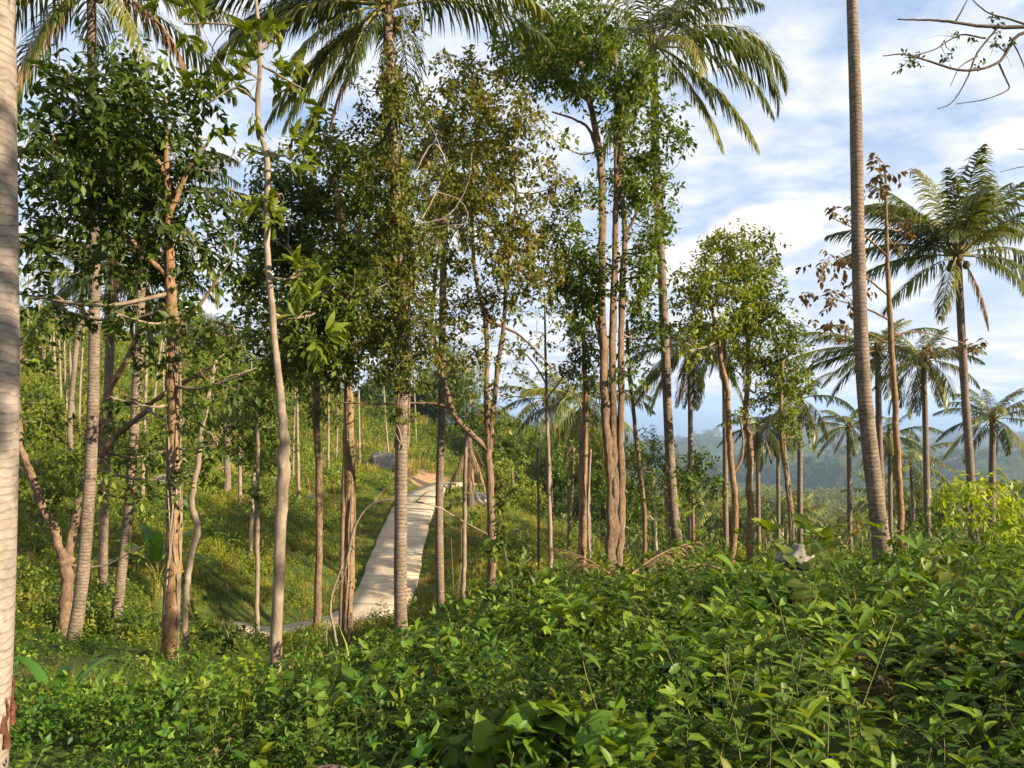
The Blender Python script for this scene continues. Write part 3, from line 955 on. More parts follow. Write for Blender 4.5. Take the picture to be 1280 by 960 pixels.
palm('coconut palm with long fronds blown sideways, directly behind the big flared trunk', 30, [(1104, 690), (1103, 639), (1099, 540), (1097, 440)], [9, 8, 7.5, 7], nf=18, L=2.7, wind=(-.18, 0, 0), seed=30, elev=(1.2, -.7), dry=1,
     explicit=[(183, 30, 3.4, .8, False), (188, 10, 3.5, .7, False), (176, -5, 3.3, .6, False)])
palm('small low-headed coconut palm showing between two taller trunks past the big flared one', 40, [(1114, 690), (1113, 639), (1112, 545)], [6, 5.5, 5], nf=18, L=2.5, wind=(-.10, 0, 0), seed=31, elev=(1.1, -.9), dry=1)
palm('coconut palm with drooping head and one pale straight trunk beside the brown-leaved tree', 29, [(1161, 690), (1159, 639), (1157, 540), (1154, 452)], [8.5, 7.8, 7.2, 6.5], nf=21, L=2.3, wind=(-.10, 0, 0), seed=32, elev=(1.3, -1.0), dry=2)
palm('short-fronded coconut palm standing clear against the hazy hill', 34, [(1063, 700), (1062, 639), (1061, 535)], [7, 6, 5.5], nf=18, L=1.8, wind=(-.08, 0, 0), seed=33, elev=(1.35, -.6), dry=1)
palm('thin coconut palm with brown dead fronds just past the bright green trees', 27, [(1001, 705), (1000, 639), (1000, 500)], [8, 7, 6], nf=12, L=2.1, seed=34, elev=(1.1, -1.0), dry=5)
palm('slender coconut palm between the two slanting orange trunks of the bright green trees', 31, [(949, 705), (948, 639), (947, 535)], [6.5, 5.5, 5], nf=16, L=1.8, seed=35, elev=(.9, -1.1), dry=3)
palm('slender coconut palm beside the vine-twined sapling, trunk thin and grey', 33, [(973, 705), (973, 639), (972, 532)], [5.5, 4.8, 4.5], nf=15, L=1.8, seed=36, elev=(.9, -1.1), dry=2)
palm('coconut palm whose pale trunk stands tight against an orange slanting trunk', 26, [(908, 715), (907, 639), (906, 500), (904, 420)], [8, 7, 6.5, 6], nf=14, L=2.0, seed=37, elev=(.9, -1.0), dry=2)
palm('coconut palm with yellow-green lower fronds behind the curving tall palm', 29, [(864, 720), (863, 640), (863, 520), (862, 435)], [7.5, 6.8, 6.2, 6], nf=18, L=3.1, seed=38, elev=(1.0, -.9), dry=2,
     explicit=[(195, 10, 3.1, .8, False), (205, -25, 3.0, .6, False), (160, -35, 3.0, .6, True)])
palm('dark drooping coconut palm behind the thin pair of trunks over the grassy knoll', 38, [(736, 705), (735, 640), (733, 580), (730, 505)], [8, 7.5, 7, 6.5], nf=22, L=4.2, seed=39, elev=(1.0, -1.15), dry=3, wind=(-.03, 0, 0))
palm('distant coconut palm head poking over the treetops by the gap of pale sky', 55, [(690, 655), (688, 600), (682, 500)], [5, 4.5, 4], nf=18, L=4.0, seed=40, elev=(1.2, -.8), dry=1)
palm('small coconut palm on the upper hillside with a rusty dead frond hanging', 42, [(88, 520), (95, 440), (103, 380), (106, 345)], [7, 6, 6, 5.5], nf=12, L=3.2, seed=41, elev=(1.1, -.5), dry=0,
     explicit=[(195, -38, 3.4, .45, True), (205, -50, 3.0, .35, True), (15, 0, 3.0, 1.0, False), (165, 15, 3.0, 1.0, False)])
palm('young stemless-looking coconut palm low on the hillside behind the vine-wrapped tree', 42, [(284, 560), (283, 540), (282, 522)], [9, 8, 7], nf=13, L=2.6, seed=42, elev=(1.2, -.1), dry=1, coco=False)

# ------------------------------------------------------------------ the broad-leaved trees of the photograph
tree('forked_tree', 'forked tree with two thick bare limbs right behind the leaning brown palm', 'tree', 16.5,
     [([18, 16.5, 15, 16], [(81, 800), (83, 755), (84, 710), (78, 690)])],
     limbs=[((11.5, 6), [(78, 692), (66, 658), (54, 636), (38, 592), (25, 555), (22, 480), (26, 430)]), ((11, 5), [(84, 694), (97, 640), (101, 618), (118, 588), (141, 548), (175, 521), (201, 495), (268, 458)]),
            ((10, 5), [(112, 600), (124, 538), (134, 495), (161, 444), (181, 394)])],
     blobs=[(50, 525, 36, 48), (30, 590, 26, 36), (105, 585, 40, 30), (200, 565, 62, 30), (175, 622, 34, 22), (235, 520, 40, 30), (40, 445, 34, 40), (70, 620, 36, 30), (130, 540, 40, 30, .8), (60, 400, 40, 34, .8), (35, 640, 26, 24, .7), (165, 690, 20, 12), (270, 440, 30, 36), (255, 590, 26, 30)], leaf='deep', bark='bark', size=.17, seed=51, density=2.2)
tree('vine_wrapped_tree', 'orange-brown tree wrapped in dry vines under a broad dark green crown', 'tree', 11.5,
     [([24, 18, 17, 16, 14, 9, 4], [(212, 826), (215, 740), (218, 640), (217, 471), (214, 345), (209, 250), (206, 120)])],
     limbs=[((9, 4), [(214, 350), (185, 322), (160, 296), (120, 262)]), ((8, 3), [(210, 270), (235, 215), (262, 175)]), ((8, 3), [(208, 220), (170, 160), (130, 110)]), ((6, 3), [(216, 420), (250, 380), (272, 350)])],
     blobs=[(105, 150, 72, 78), (60, 225, 46, 60), (125, 255, 70, 60), (200, 175, 66, 66), (175, 95, 60, 46), (262, 300, 44, 52), (55, 305, 40, 46), (130, 322, 66, 36), (85, 95, 40, 30), (268, 215, 34, 42, .6), (230, 350, 42, 40), (190, 390, 50, 34), (250, 120, 40, 34),
            (225, 445, 26, 40, .7), (228, 530, 24, 40, .7), (155, 395, 40, 26), (290, 255, 26, 26, .6), (180, 260, 60, 50), (205, 330, 50, 44), (170, 200, 60, 60), (215, 300, 40, 40), (160, 140, 50, 50), (245, 240, 36, 40), (130, 180, 60, 60), (60, 170, 44, 40), (245, 400, 36, 30), (262, 555, 28, 30, .5), (175, 450, 38, 28, .6), (300, 470, 30, 40, .55), (215, 600, 24, 22, .5), (150, 500, 30, 24, .5), (285, 420, 30, 30, .6), (85, 390, 40, 30, .7), (40, 370, 26, 26)], leaf='deep', bark='barkorange', size=.16, seed=52, density=2.7, vines=(12, .12, .62, 90, .10))
tree('crooked_sapling', 'crooked thin trunk snaking up close beside the vine-wrapped tree', 'tree', 13, [([8, 8, 7.5, 8, 7, 6, 5], [(232, 812), (232, 751), (238, 700), (247, 660), (239, 630), (247, 582), (252, 538), (262, 490), (270, 450)])],
     blobs=[(262, 480, 30, 44), (245, 510, 26, 30), (284, 440, 28, 30)], leaf='mid', bark='barkpale', size=.12, seed=53, density=1.8)
tree('pale_tree', 'pale smooth slender tree with large bright leaf rosettes at its top', 'tree', 9.5,
     [([14, 14.5, 14, 16, 8.5, 8, 7, 5.5, 4], [(345, 870), (346, 784), (352, 640), (355, 575), (353, 521), (341, 400), (334, 300), (334, 202), (322, 150), (325, 70), (318, -30)])],
     limbs=[((4, 1.5), [(333, 190), (352, 195), (372, 192)]), ((4, 2), [(324, 130), (296, 110), (262, 128)]), ((3.5, 2), [(325, 80), (350, 95), (380, 112)]), ((3.5, 2), [(322, 40), (280, 30), (230, 30)])],
     blobs=[(300, 15, 60, 34), (250, 30, 50, 30), (215, 10, 26, 26), (305, 85, 40, 34), (262, 130, 24, 18, .7), (368, 115, 20, 22, .7), (360, 185, 16, 22, .7), (345, 245, 20, 18, .5), (372, 345, 20, 18, .7), (385, 395, 16, 26, .5), (330, 60, 30, 30), (265, 70, 34, 26)],
     leaf='bright', bark='barkpale', size=.235, per=8, seed=54, density=.75, kind='lance', rosette=True, droop=-.1)
tree('young_hillside_tree', 'small thin-stemmed tree with rounded bushy crown right beside the pale slender tree', 'tree', 25, [([7, 6, 5.5, 4], [(322, 776), (321, 660), (322, 600), (321, 500)])],
     blobs=[(322, 500, 34, 34), (318, 560, 38, 42), (300, 530, 26, 40), (345, 530, 28, 44), (325, 620, 24, 24), (335, 470, 24, 22)], leaf='mid', bark='barkpale', size=.17, seed=55, density=2.0)
tree('straight_brown_tree', 'straight dark brown tree halfway between the pale slender tree and the path', 'tree', 22, [([10, 9, 8.5, 7], [(396, 776), (399, 640), (396, 490), (398, 420)])],
     blobs=[(385, 470, 44, 34), (370, 440, 36, 30), (410, 430, 40, 34), (395, 510, 26, 20)], leaf='olive', bark='bark', size=.16, seed=56, density=2)
tree('leaning_thin_tree', 'very thin reddish trunk standing tight against the vine-hung brown tree by the path', 'tree', 20, [([6.5, 6, 5, 4], [(426, 790), (428, 680), (431, 560), (433, 470)])],
     blobs=[(430, 450, 26, 30)], leaf='olive', bark='bark', size=.15, seed=57, density=.8)
tree('dark_crowned_tree', 'rough brown tree beside the path holding up a massive shadowy crown', 'tree', 19, [([15, 13, 12, 11, 9, 7], [(434, 792), (438, 640), (435, 505), (437, 404), (428, 300), (420, 220)])],
     limbs=[((8, 4), [(436, 400), (400, 350), (360, 310)]), ((7, 3), [(430, 320), (455, 270), (470, 220)])],
     blobs=[(400, 240, 62, 60), (355, 330, 62, 62), (430, 330, 58, 60), (400, 405, 62, 46), (325, 280, 36, 50), (462, 240, 44, 50), (470, 400, 44, 46), (350, 400, 44, 36), (455, 320, 44, 50), (440, 190, 40, 36), (430, 460, 40, 26, .8), (490, 330, 36, 50), (380, 290, 60, 60), (420, 370, 60, 50), (340, 220, 36, 46), (400, 170, 40, 40, .7), (310, 350, 40, 44), (345, 450, 44, 30, .8), (400, 450, 44, 34), (300, 410, 36, 36, .7)],
     leaf='deep', bark='barkorange', size=.19, seed=58, density=2.6, vines=(8, .05, .6, 110, .14))
tree('sparse_tree', 'tree with a thick side limb and thin yellowing foliage over the grassy bank', 'tree', 17.5,
     [([12, 10.5, 10, 9.5], [(614, 735), (615, 690), (613, 630), (611, 562)])],
     limbs=[((8.5, 3), [(611, 562), (609, 520), (608, 481), (607, 404), (594, 337), (590, 240), (600, 140)]), ((7.5, 3), [(612, 560), (618, 500), (623, 454), (630, 404), (634, 337), (645, 250), (640, 170)]),
            ((8, 4), [(611, 563), (592, 545), (569, 521), (557, 485), (549, 454), (540, 404), (542, 370), (550, 300)]), ((5, 2), [(569, 521), (556, 507), (520, 504), (470, 505), (425, 503)]), ((4, 2), [(608, 400), (650, 420), (690, 460)])],
     blobs=[(590, 95, 52, 42, .7), (560, 165, 56, 48, .7), (640, 160, 48, 56, .8), (600, 245, 76, 50, .8), (660, 295, 52, 50, .8), (560, 310, 50, 48, .7), (620, 375, 56, 34, .5), (690, 345, 34, 50, .6), (545, 420, 38, 50, .6), (600, 440, 44, 44, .5), (690, 235, 30, 40, .8),
            (530, 250, 30, 40, .6), (655, 440, 40, 40, .3), (560, 75, 30, 30, .4), (615, 510, 34, 36, .5), (570, 240, 50, 50), (620, 210, 56, 50), (630, 320, 50, 44), (540, 180, 40, 46, .7), (560, 120, 46, 40, .8), (610, 150, 46, 46), (580, 380, 44, 40, .8), (530, 350, 36, 40, .8), (660, 350, 40, 34, .8), (640, 90, 34, 30, .5)],
     leaf='olive', bark='bark', size=.15, seed=59, density=2.0, per=8)
tree('pole_tree', 'slender pale pole-like tree standing right below the thick side limb', 'tree', 22, [([6, 5.5, 5], [(578, 765), (580, 700), (581, 615), (583, 540)])], blobs=[(583, 520, 24, 22, .6)], leaf='mid', bark='barkpale', size=.15, seed=60)
tree('bare_slim_tree', 'slim pale tree with nearly leafless fine twigs against the gap of sky', 'tree', 21, [([6.5, 6, 5, 3.5, 2], [(689, 735), (687, 636), (684, 521), (682, 448), (681, 370)])],
     limbs=[((2.5, 1), [(683, 480), (668, 455), (645, 430)]), ((2.5, 1), [(682, 500), (705, 470), (725, 440)]), ((2, 1), [(683, 530), (660, 500), (640, 495)]), ((2, 1), [(684, 520), (708, 490), (716, 470)])],
     blobs=[(680, 420, 40, 40, .10), (650, 450, 26, 26, .10), (715, 450, 26, 30, .12)], leaf='olive', bark='barkpale', size=.13, seed=61)
tree('thin_dark_sapling', 'dark hair-thin sapling standing on the slope before the grassy knoll', 'tree', 24, [([4, 3.5, 3], [(673, 722), (673, 640), (672, 560)])], blobs=[(672, 550, 22, 30, .6)], leaf='mid', bark='bark', size=.14, seed=62)
tree('leaning_sapling', 'short dark sapling leaning slightly on the knoll crest beyond', 'tree', 33, [([6, 5, 4], [(709, 706), (713, 640), (717, 560)])], blobs=[(716, 560, 26, 30, .7)], leaf='mid', bark='bark', size=.17, seed=63)
tree('twin_pole_tree', 'straight orange-lit tree with dark crown close to the multi-stemmed one', 'tree', 21, [([9, 8, 7.5, 6.5, 5], [(729, 728), (729, 636), (732, 505), (731, 464), (728, 400)])],
     blobs=[(735, 430, 30, 36), (722, 465, 30, 26), (712, 400, 24, 26), (740, 480, 20, 24, .7)], leaf='deep', bark='barkorange', size=.15, seed=64, density=2.2, vines=(3, .3, .6, 40, .15))
tree('grey_pole_tree', 'grey thin trunk touching the side of the straight orange-lit tree', 'tree', 22.5, [([6.5, 6, 5], [(725, 728), (726, 640), (727, 520)])], blobs=[(724, 500, 22, 24, .6)], leaf='mid', bark='barkpale', size=.15, seed=65)
tree('thin_stick_tree', 'thin bent stick-like trunk right behind the straight orange-lit tree', 'tree', 24, [([4, 3.5, 3], [(739, 728), (735, 650), (738, 560)])], blobs=[(738, 545, 20, 24, .5)], leaf='mid', bark='barkpale', size=.15, seed=66)
tree('multi_stemmed_tree', 'tall green tree whose furrowed trunk splits into three long parallel stems', 'tree', 18.5,
     [([17, 13, 12, 11, 9.5, 8, 5], [(761, 722), (764, 660), (763, 600), (757, 520), (754, 440), (752, 319), (751, 210), (737, 128), (720, 60)]),
      ([13, 11.5, 10, 9, 7.5, 6.5, 4], [(767, 722), (770, 640), (768, 560), (765, 454), (768, 320), (770, 220), (771, 111), (768, 50)]),
      ([11.5, 10, 9, 8, 7, 6, 4], [(772, 722), (777, 640), (776, 560), (776, 454), (778, 354), (781, 286), (774, 218), (782, 150), (800, 80)])],
     limbs=[((8, 3), [(753, 432), (745, 400), (735, 370), (718, 350), (700, 335)]), ((5, 2), [(752, 215), (738, 165), (720, 150), (690, 140)]), ((5, 2), [(737, 128), (700, 95), (670, 60)]), ((5, 2), [(778, 300), (800, 260), (830, 220)]), ((4, 2), [(770, 180), (800, 130), (815, 110)])],
     blobs=[(660, 45, 44, 38), (708, 48, 46, 46), (757, 72, 48, 44), (690, 92, 46, 26), (800, 92, 36, 46), (648, 82, 26, 20), (790, 235, 42, 48, .9), (812, 300, 34, 40, .7), (715, 325, 40, 34, .8), (728, 385, 36, 34, .8), (800, 385, 30, 46, .8), (848, 172, 24, 28), (825, 150, 30, 40, .8),
            (745, 20, 40, 26), (690, 10, 40, 24), (720, 110, 40, 24), (725, 250, 36, 40, .5), (700, 180, 30, 20, .4), (775, 160, 36, 40, .6), (820, 420, 24, 30, .6), (790, 460, 22, 24, .6), (740, 60, 44, 40), (690, 65, 44, 40), (780, 120, 40, 40), (800, 200, 36, 44), (825, 260, 28, 44, .8), (800, 340, 34, 44, .8), (700, 290, 36, 40, .7), (745, 340, 34, 50, .7), (715, 350, 40, 40), (660, 70, 40, 30)],
     leaf='mid', bark='bark', size=.165, seed=67, density=2.7, flute=.10)
tree('wavy_tree', 'thin wavy dark trunk midway between the multi-stemmed tree and the curving palm', 'tree', 21, [([6, 5.5, 5, 4], [(806, 715), (805, 636), (796, 555), (791, 505), (786, 455), (784, 400)])], blobs=[(786, 420, 26, 30), (800, 450, 22, 22)], leaf='mid', bark='bark', size=.15, seed=68)
tree('dead_forked_pole', 'short pale broken pole with a bent twig, at the foot of the curving palm', 'tree', 21, [([5, 4, 3.5], [(822, 715), (820, 670), (820, 640)])], limbs=[((2.5, 1), [(820, 655), (812, 645), (806, 650)]), ((2, 1), [(819, 640), (816, 625), (821, 612)])], bark='deadwood', seed=69)
tree('thin_white_pole', 'whitish stick of a trunk leaning on the near side of the curving palm', 'tree', 22, [([5, 4.5, 4], [(841, 710), (836, 670), (832, 610)])], blobs=[(832, 590, 20, 24, .7)], leaf='mid', bark='barkpale', size=.15, seed=70)
tree('round_dark_tree', 'dark rounded small tree filling the space behind the thin wavy trunk', 'tree', 32, [([6, 5, 4], [(818, 710), (817, 660), (815, 590)])], blobs=[(815, 570, 34, 40), (800, 610, 40, 36), (840, 600, 34, 40), (790, 580, 24, 40), (820, 640, 36, 26)], leaf='deep', bark='barkdark', size=.2, seed=71, density=1.2)
tree('low_dark_tree', 'low dark bushy tree crossed by the thin trunk of the yellow-green palm', 'tree', 27, [([6, 5, 4], [(868, 720), (866, 660), (866, 600)])], blobs=[(866, 595, 32, 34), (885, 600, 28, 26), (850, 610, 24, 30), (875, 570, 24, 22)], leaf='mid', bark='bark', size=.18, seed=72, density=1.3)
tree('slanting_orange_tree', 'bright green tree with a slanting orange trunk and a small low side branch', 'tree', 19, [([9, 8, 7.5, 6, 4], [(913, 715), (919, 639), (912, 562), (909, 488), (902, 454), (890, 380)])],
     limbs=[((4, 2), [(917, 592), (926, 575), (929, 550), (924, 520)])], blobs=[(905, 325, 48, 38), (872, 375, 34, 40), (930, 340, 32, 36), (895, 420, 36, 26), (905, 298, 26, 18), (860, 430, 20, 30, .7), (926, 520, 14, 16, .7), (885, 345, 40, 36), (910, 375, 40, 34), (870, 410, 30, 26), (852, 405, 20, 30, .7), (860, 350, 24, 26, .7), (895, 300, 24, 18, .8), (880, 445, 26, 18, .7)], leaf='bright', bark='barkorange', size=.16, seed=73, density=1.8)
tree('wavy_orange_tree', 'bright green tree with a wavy orange-brown trunk, its crown against the low clouds', 'tree', 20, [([9, 8.5, 7.5, 6, 4], [(937, 715), (937, 639), (937, 560), (932, 520), (936, 464), (932, 380), (930, 330)])],
     blobs=[(948, 350, 36, 42), (930, 415, 34, 34), (965, 330, 14, 22, .7), (950, 390, 36, 26), (930, 300, 40, 20), (965, 420, 26, 22), (945, 385, 40, 40), (925, 345, 36, 36), (940, 440, 36, 26), (915, 455, 26, 20, .8), (972, 375, 18, 24, .7), (960, 450, 26, 24, .8), (955, 300, 18, 16, .7), (945, 480, 22, 18, .6)], leaf='bright', bark='barkorange', size=.16, seed=74, density=1.8)
tree('vine_twined_sapling', 'yellow-leaved sapling with a vine-twined stem just behind the grey boulder', 'tree', 19.5, [([7, 7, 6, 4], [(990, 715), (988, 639), (979, 560), (976, 511), (978, 450)])],
     blobs=[(985, 435, 30, 36), (990, 485, 24, 30), (962, 500, 26, 26), (975, 465, 30, 26), (1000, 540, 16, 20, .7), (960, 455, 24, 20), (1000, 460, 18, 24, .7), (978, 480, 28, 34), (992, 415, 22, 22), (985, 520, 20, 26)], leaf='bright', bark='barkorange', size=.13, seed=75, density=2.6, vines=(6, .05, .8, 160, .08))
tree('brown_leaved_tree', 'tall thin tree with clusters of large withered brown leaves', 'tree', 19, [([10, 8.5, 8, 7, 5, 3], [(1127, 705), (1125, 639), (1119, 521), (1113, 400), (1109, 320), (1107, 215)])],
     limbs=[((3, 1.2), [(1111, 370), (1080, 345), (1045, 320)]), ((3, 1.2), [(1112, 400), (1080, 385), (1035, 372)]), ((3, 1.2), [(1109, 320), (1075, 290), (1040, 272)]), ((3, 1), [(1114, 420), (1150, 415), (1215, 432)]), ((2.5, 1), [(1113, 430), (1080, 415), (1040, 408)])],
     blobs=[(1100, 212, 30, 22), (1040, 270, 24, 20, .8), (1038, 325, 36, 16), (1038, 372, 38, 18, .9), (1090, 240, 24, 16, .6), (1035, 405, 30, 14, .8), (1215, 432, 26, 13, .9), (1165, 440, 36, 12, .7), (1120, 305, 20, 16, .4), (1070, 330, 22, 18, .5), (1130, 285, 14, 12, .4)],
     leaf='brownleaf', bark='barkorange', size=.19, per=6, seed=76, density=1.1, kind='oval', droop=.8)
# a tree that stands outside the frame and reaches in with bare branches
tree('bare_branched_tree', 'dark nearly leafless branches reaching in from the upper corner of the sky', 'tree', 9.5, [([26, 22, 18, 14, 8], [(1520, 760), (1500, 500), (1470, 300), (1440, 150), (1400, 40)])],
     limbs=[((7, 1.6), [(1450, 180), (1380, 80), (1310, 38), (1258, 34), (1220, 32), (1180, 26), (1150, 25), (1122, 24)]), ((5, 1.2), [(1330, 42), (1276, 42), (1248, 78), (1205, 88), (1160, 76), (1130, 68), (1104, 70)]),
            ((3, 1), [(1246, 36), (1222, 66), (1208, 100), (1190, 128), (1172, 136)]), ((2.5, 1), [(1248, 78), (1258, 100), (1260, 112), (1232, 124), (1195, 130)]), ((3, 1), [(1300, 36), (1262, 24), (1232, 14), (1206, -10)]),
            ((2.4, 1), [(1232, 48), (1200, 44), (1168, 62), (1140, 70)]), ((2, .8), [(1262, 46), (1275, 70), (1285, 95), (1300, 110)]), ((2.4, 1), [(1195, 26), (1204, 10), (1212, -6)]), ((2, .8), [(1222, 70), (1200, 84), (1188, 108)]), ((2.2, .8), [(1400, 240), (1330, 212), (1285, 208), (1250, 215)]), ((2, .8), [(1350, 220), (1300, 190), (1272, 186)])],
     blobs=[(1190, 45, 60, 26, .03, 0.0), (1250, 60, 40, 40, .05, 0.0), (1150, 70, 40, 20, .03, 0.0)], leaf='deep', bark='barkdark', size=.08, seed=77)

# trees filling the middle distance behind the bank
for i, (px, d, top, gy, blobs, leaf, lab) in enumerate([
    (640, 78, 540, 640, [(640, 545, 36, 36), (620, 575, 30, 40), (665, 570, 34, 40), (645, 600, 50, 30)], 'mid', 'leafy tree in the sunlit thicket beyond the path, its crown below the sky gap'),
    (590, 88, 500, 630, [(590, 540, 44, 40), (560, 570, 30, 34), (615, 565, 36, 40)], 'deep', 'darker tree in the thicket straight above the end of the path'),
    (690, 66, 560, 660, [(690, 580, 34, 36), (712, 610, 40, 36), (665, 610, 36, 30)], 'mid', 'leafy tree overhanging the far edge of the grassy knoll'),
    (752, 52, 560, 690, [(755, 590, 34, 46), (735, 630, 40, 34), (775, 640, 36, 36)], 'mid', 'low tree behind the foot of the furrowed three-stemmed trunk'),
    (640, 60, 590, 650, [(628, 600, 28, 30), (650, 620, 30, 26)], 'bright', 'yellow-green shrubby tree at the crest of the grassy knoll'),
    (540, 96, 480, 600, [(535, 500, 48, 34), (560, 480, 40, 40), (510, 530, 36, 26)], 'deep', 'shadowy tree on the hillside crest above the path bend'),
    (470, 88, 480, 570, [(470, 500, 40, 36), (450, 520, 30, 30), (490, 525, 30, 26)], 'mid', 'round tree on the upper hillside between the two climber-hung trunks'),
    (360, 95, 430, 540, [(365, 450, 40, 36), (340, 470, 34, 30), (390, 470, 30, 30)], 'olive', 'olive tree high on the hillside behind the pale slender tree'),
    (250, 88, 400, 520, [(250, 430, 44, 40), (225, 450, 34, 30), (278, 440, 30, 36)], 'olive', 'yellowish tree on the hillside crest behind the vine-wrapped tree'),
    (52, 60, 380, 500, [(36, 470, 30, 36), (62, 490, 34, 24), (30, 430, 22, 30)], 'mid', 'bushy green tree on the slope beside the thick pale palm trunk'),
    (715, 100, 540, 640, [(715, 560, 44, 40), (690, 560, 30, 34), (745, 575, 34, 34)], 'farleaf', 'hazy tree standing farther down the valley past the dark drooping palm'),
]):
    tree('leafy_tree', lab, 'tree', d, [([6, 5, 3], [(px, gy + 15), (px + 2, (gy + top) / 2), (px, top)])], blobs=blobs, leaf=leaf, bark='bark', size=.30, per=8, seed=100 + i, density=1.9, bark_r=.06)


# ------------------------------------------------------------------ undergrowth, grass and far woods (nobody could count them)
def plant_lance(rng, stems=5, h=.55, size=.12, nl=12, kind='lance', spread=.22, droop=.25, twig=True):
    """upright leafy stems with pointed leaves"""
    lv, st = MB(), MB()
    for i in range(stems):
        b = np.array([rng.normal(0, spread), rng.normal(0, spread), -.05])
        lean = np.array([rng.normal(0, .28), rng.normal(0, .28), 1.0])
        hh = h * rng.uniform(.65, 1.15)
        pth = smooth_path([b, b + lean * hh * .5, b + lean * hh + [rng.normal(0, .08), rng.normal(0, .08), 0]], 7)
        if twig:
            tube(st, pth[:6], np.linspace(.005, .002, 6), 3)
        t = np.concatenate([np.linspace(.15, .96, nl - 4), np.full(4, .97)])
        pos = np.stack([np.interp(t, np.linspace(0, 1, 7), pth[:, k]) for k in range(3)], 1)
        ph = np.arange(nl) * (1.57 if kind == 'lance' else 2.4) + rng.uniform(0, 6) + (np.arange(nl) % 2) * 3.14
        e = rng.uniform(-.1, .65, nl) + .5 * (t > .9)
        D = np.stack([np.cos(ph) * np.cos(e), np.sin(ph) * np.cos(e), np.sin(e)], 1)
        leaves(lv, kind, pos, D, np.array([0, 0, 1.0]) + rng.normal(0, .25, (nl, 3)), size * rng.uniform(.6, 1.15, nl) * (1.05 - .35 * t), np.clip(rng.uniform(0, .7, nl) + .28 * t, 0, 1))
    return lv, st


def plant_mound(rng, n=50, r=.34, h=.4, size=.085, kind='heart'):
    """a low mound with leaves facing outwards"""
    lv, st = MB(), MB()
    a = rng.uniform(0, 6.28, n)
    q = rng.uniform(0, 1, n) ** .5
    z = h * np.sqrt(np.clip(1 - q * q * .85, 0, 1)) * rng.uniform(.55, 1.05, n)
    pos = np.stack([np.cos(a) * q * r, np.sin(a) * q * r, z], 1)
    out = np.stack([np.cos(a) * q, np.sin(a) * q, np.full(n, .9)], 1)
    d = np.stack([np.cos(a), np.sin(a), -.45 + rng.normal(0, .35, n)], 1) + rng.normal(0, .5, (n, 3))
    leaves(lv, kind, pos, d, out + rng.normal(0, .3, (n, 3)), size * rng.uniform(.6, 1.2, n), rng.uniform(0, 1, n))
    for i in range(6):
        tube(st, smooth_path([[0, 0, -.05], [rng.normal(0, r * .4), rng.normal(0, r * .4), h * .5], pos[i]], 5), [.006, .005, .004, .003, .002], 3)
    return lv, st


def plant_fern(rng, nf=8, L=.5, n=13, size=.07):
    lv, st = MB(), MB()
    for i in range(nf):
        a = rng.uniform(0, 6.28)
        e = rng.uniform(.5, 1.2)
        t = np.linspace(0, 1, 8)
        ee = e - 1.1 * t
        T = np.stack([np.cos(a) * np.cos(ee), np.sin(a) * np.cos(ee), np.sin(ee)], 1)
        pts = np.vstack([[0, 0, 0], np.cumsum(T[:-1] * L / 7, 0)])
        tube(st, pts, np.linspace(.004, .0015, 8), 3)
        u = np.repeat(np.linspace(.2, 1, n), 2)
        sg = np.tile([1, -1], n)
        p = np.stack([np.interp(u, t, pts[:, k]) for k in range(3)], 1)
        tt = np.stack([np.interp(u, t, T[:, k]) for k in range(3)], 1)
        S = np.array([-math.sin(a), math.cos(a), 0])
        leaves(lv, 'lance', p, S[None] * sg[:, None] + tt * .5 - [0, 0, .15], np.cross(tt, S[None]) + [0, 0, .5], size * np.sin(np.pi * (.2 + .75 * u)) ** .6 * rng.uniform(.9, 1.1, 2 * n), rng.uniform(.2, 1, 2 * n))
    return lv, st


def plant_grass(rng, n=45, h=.4, spread=.16, w=.011, droop=.6):
    lv = MB()
    b = np.stack([rng.normal(0, spread, n), rng.normal(0, spread, n), np.full(n, -.03)], 1)
    a = rng.uniform(0, 6.28, n)
    hh = h * rng.uniform(.5, 1.2, n)
    out = np.stack([np.cos(a), np.sin(a), np.zeros(n)], 1)
    side = np.stack([-np.sin(a), np.cos(a), np.zeros(n)], 1)
    le = rng.uniform(.1, .5, n)[:, None]
    p1 = b + out * hh[:, None] * le * .4 + np.array([0, 0, 1]) * hh[:, None] * .6
    p2 = p1 + out * hh[:, None] * (le + .1) * droop + np.array([0, 0, 1]) * hh[:, None] * (.4 - .3 * le)
    V = np.stack([b - side * w * .5, b + side * w * .5, p1 - side * w * .45, p1 + side * w * .45, p2], 1)
    lv.add(V.reshape(-1, 3), (np.arange(n)[:, None] * 5 + np.array([0, 1, 3, 2, 2, 3, 4])).ravel(), np.tile([4, 3], n), np.repeat(rng.uniform(0, 1, n), 5))
    return lv, MB()


def plant_clump(rng, n=110, r=.33, h=.42, size=.085, kind='oval4'):
    lv = MB()
    u = nrm(rng.normal(0, 1, (n, 3)))
    pos = u * (rng.uniform(.25, 1, n) ** .5)[:, None] * np.array([r, r, h]) * (1 + .35 * np.sin(u[:, 0:1] * 4 + 1) * np.cos(u[:, 1:2] * 5))
    pos[:, 2] = np.abs(pos[:, 2])
    d = u * [1, 1, .2] + rng.normal(0, .6, (n, 3)) - [0, 0, .15]
    leaves(lv, kind, pos, d, u + [0, 0, 1.1] + rng.normal(0, .4, (n, 3)), size * rng.uniform(.6, 1.25, n), rng.uniform(0, 1, n))
    return lv, MB()


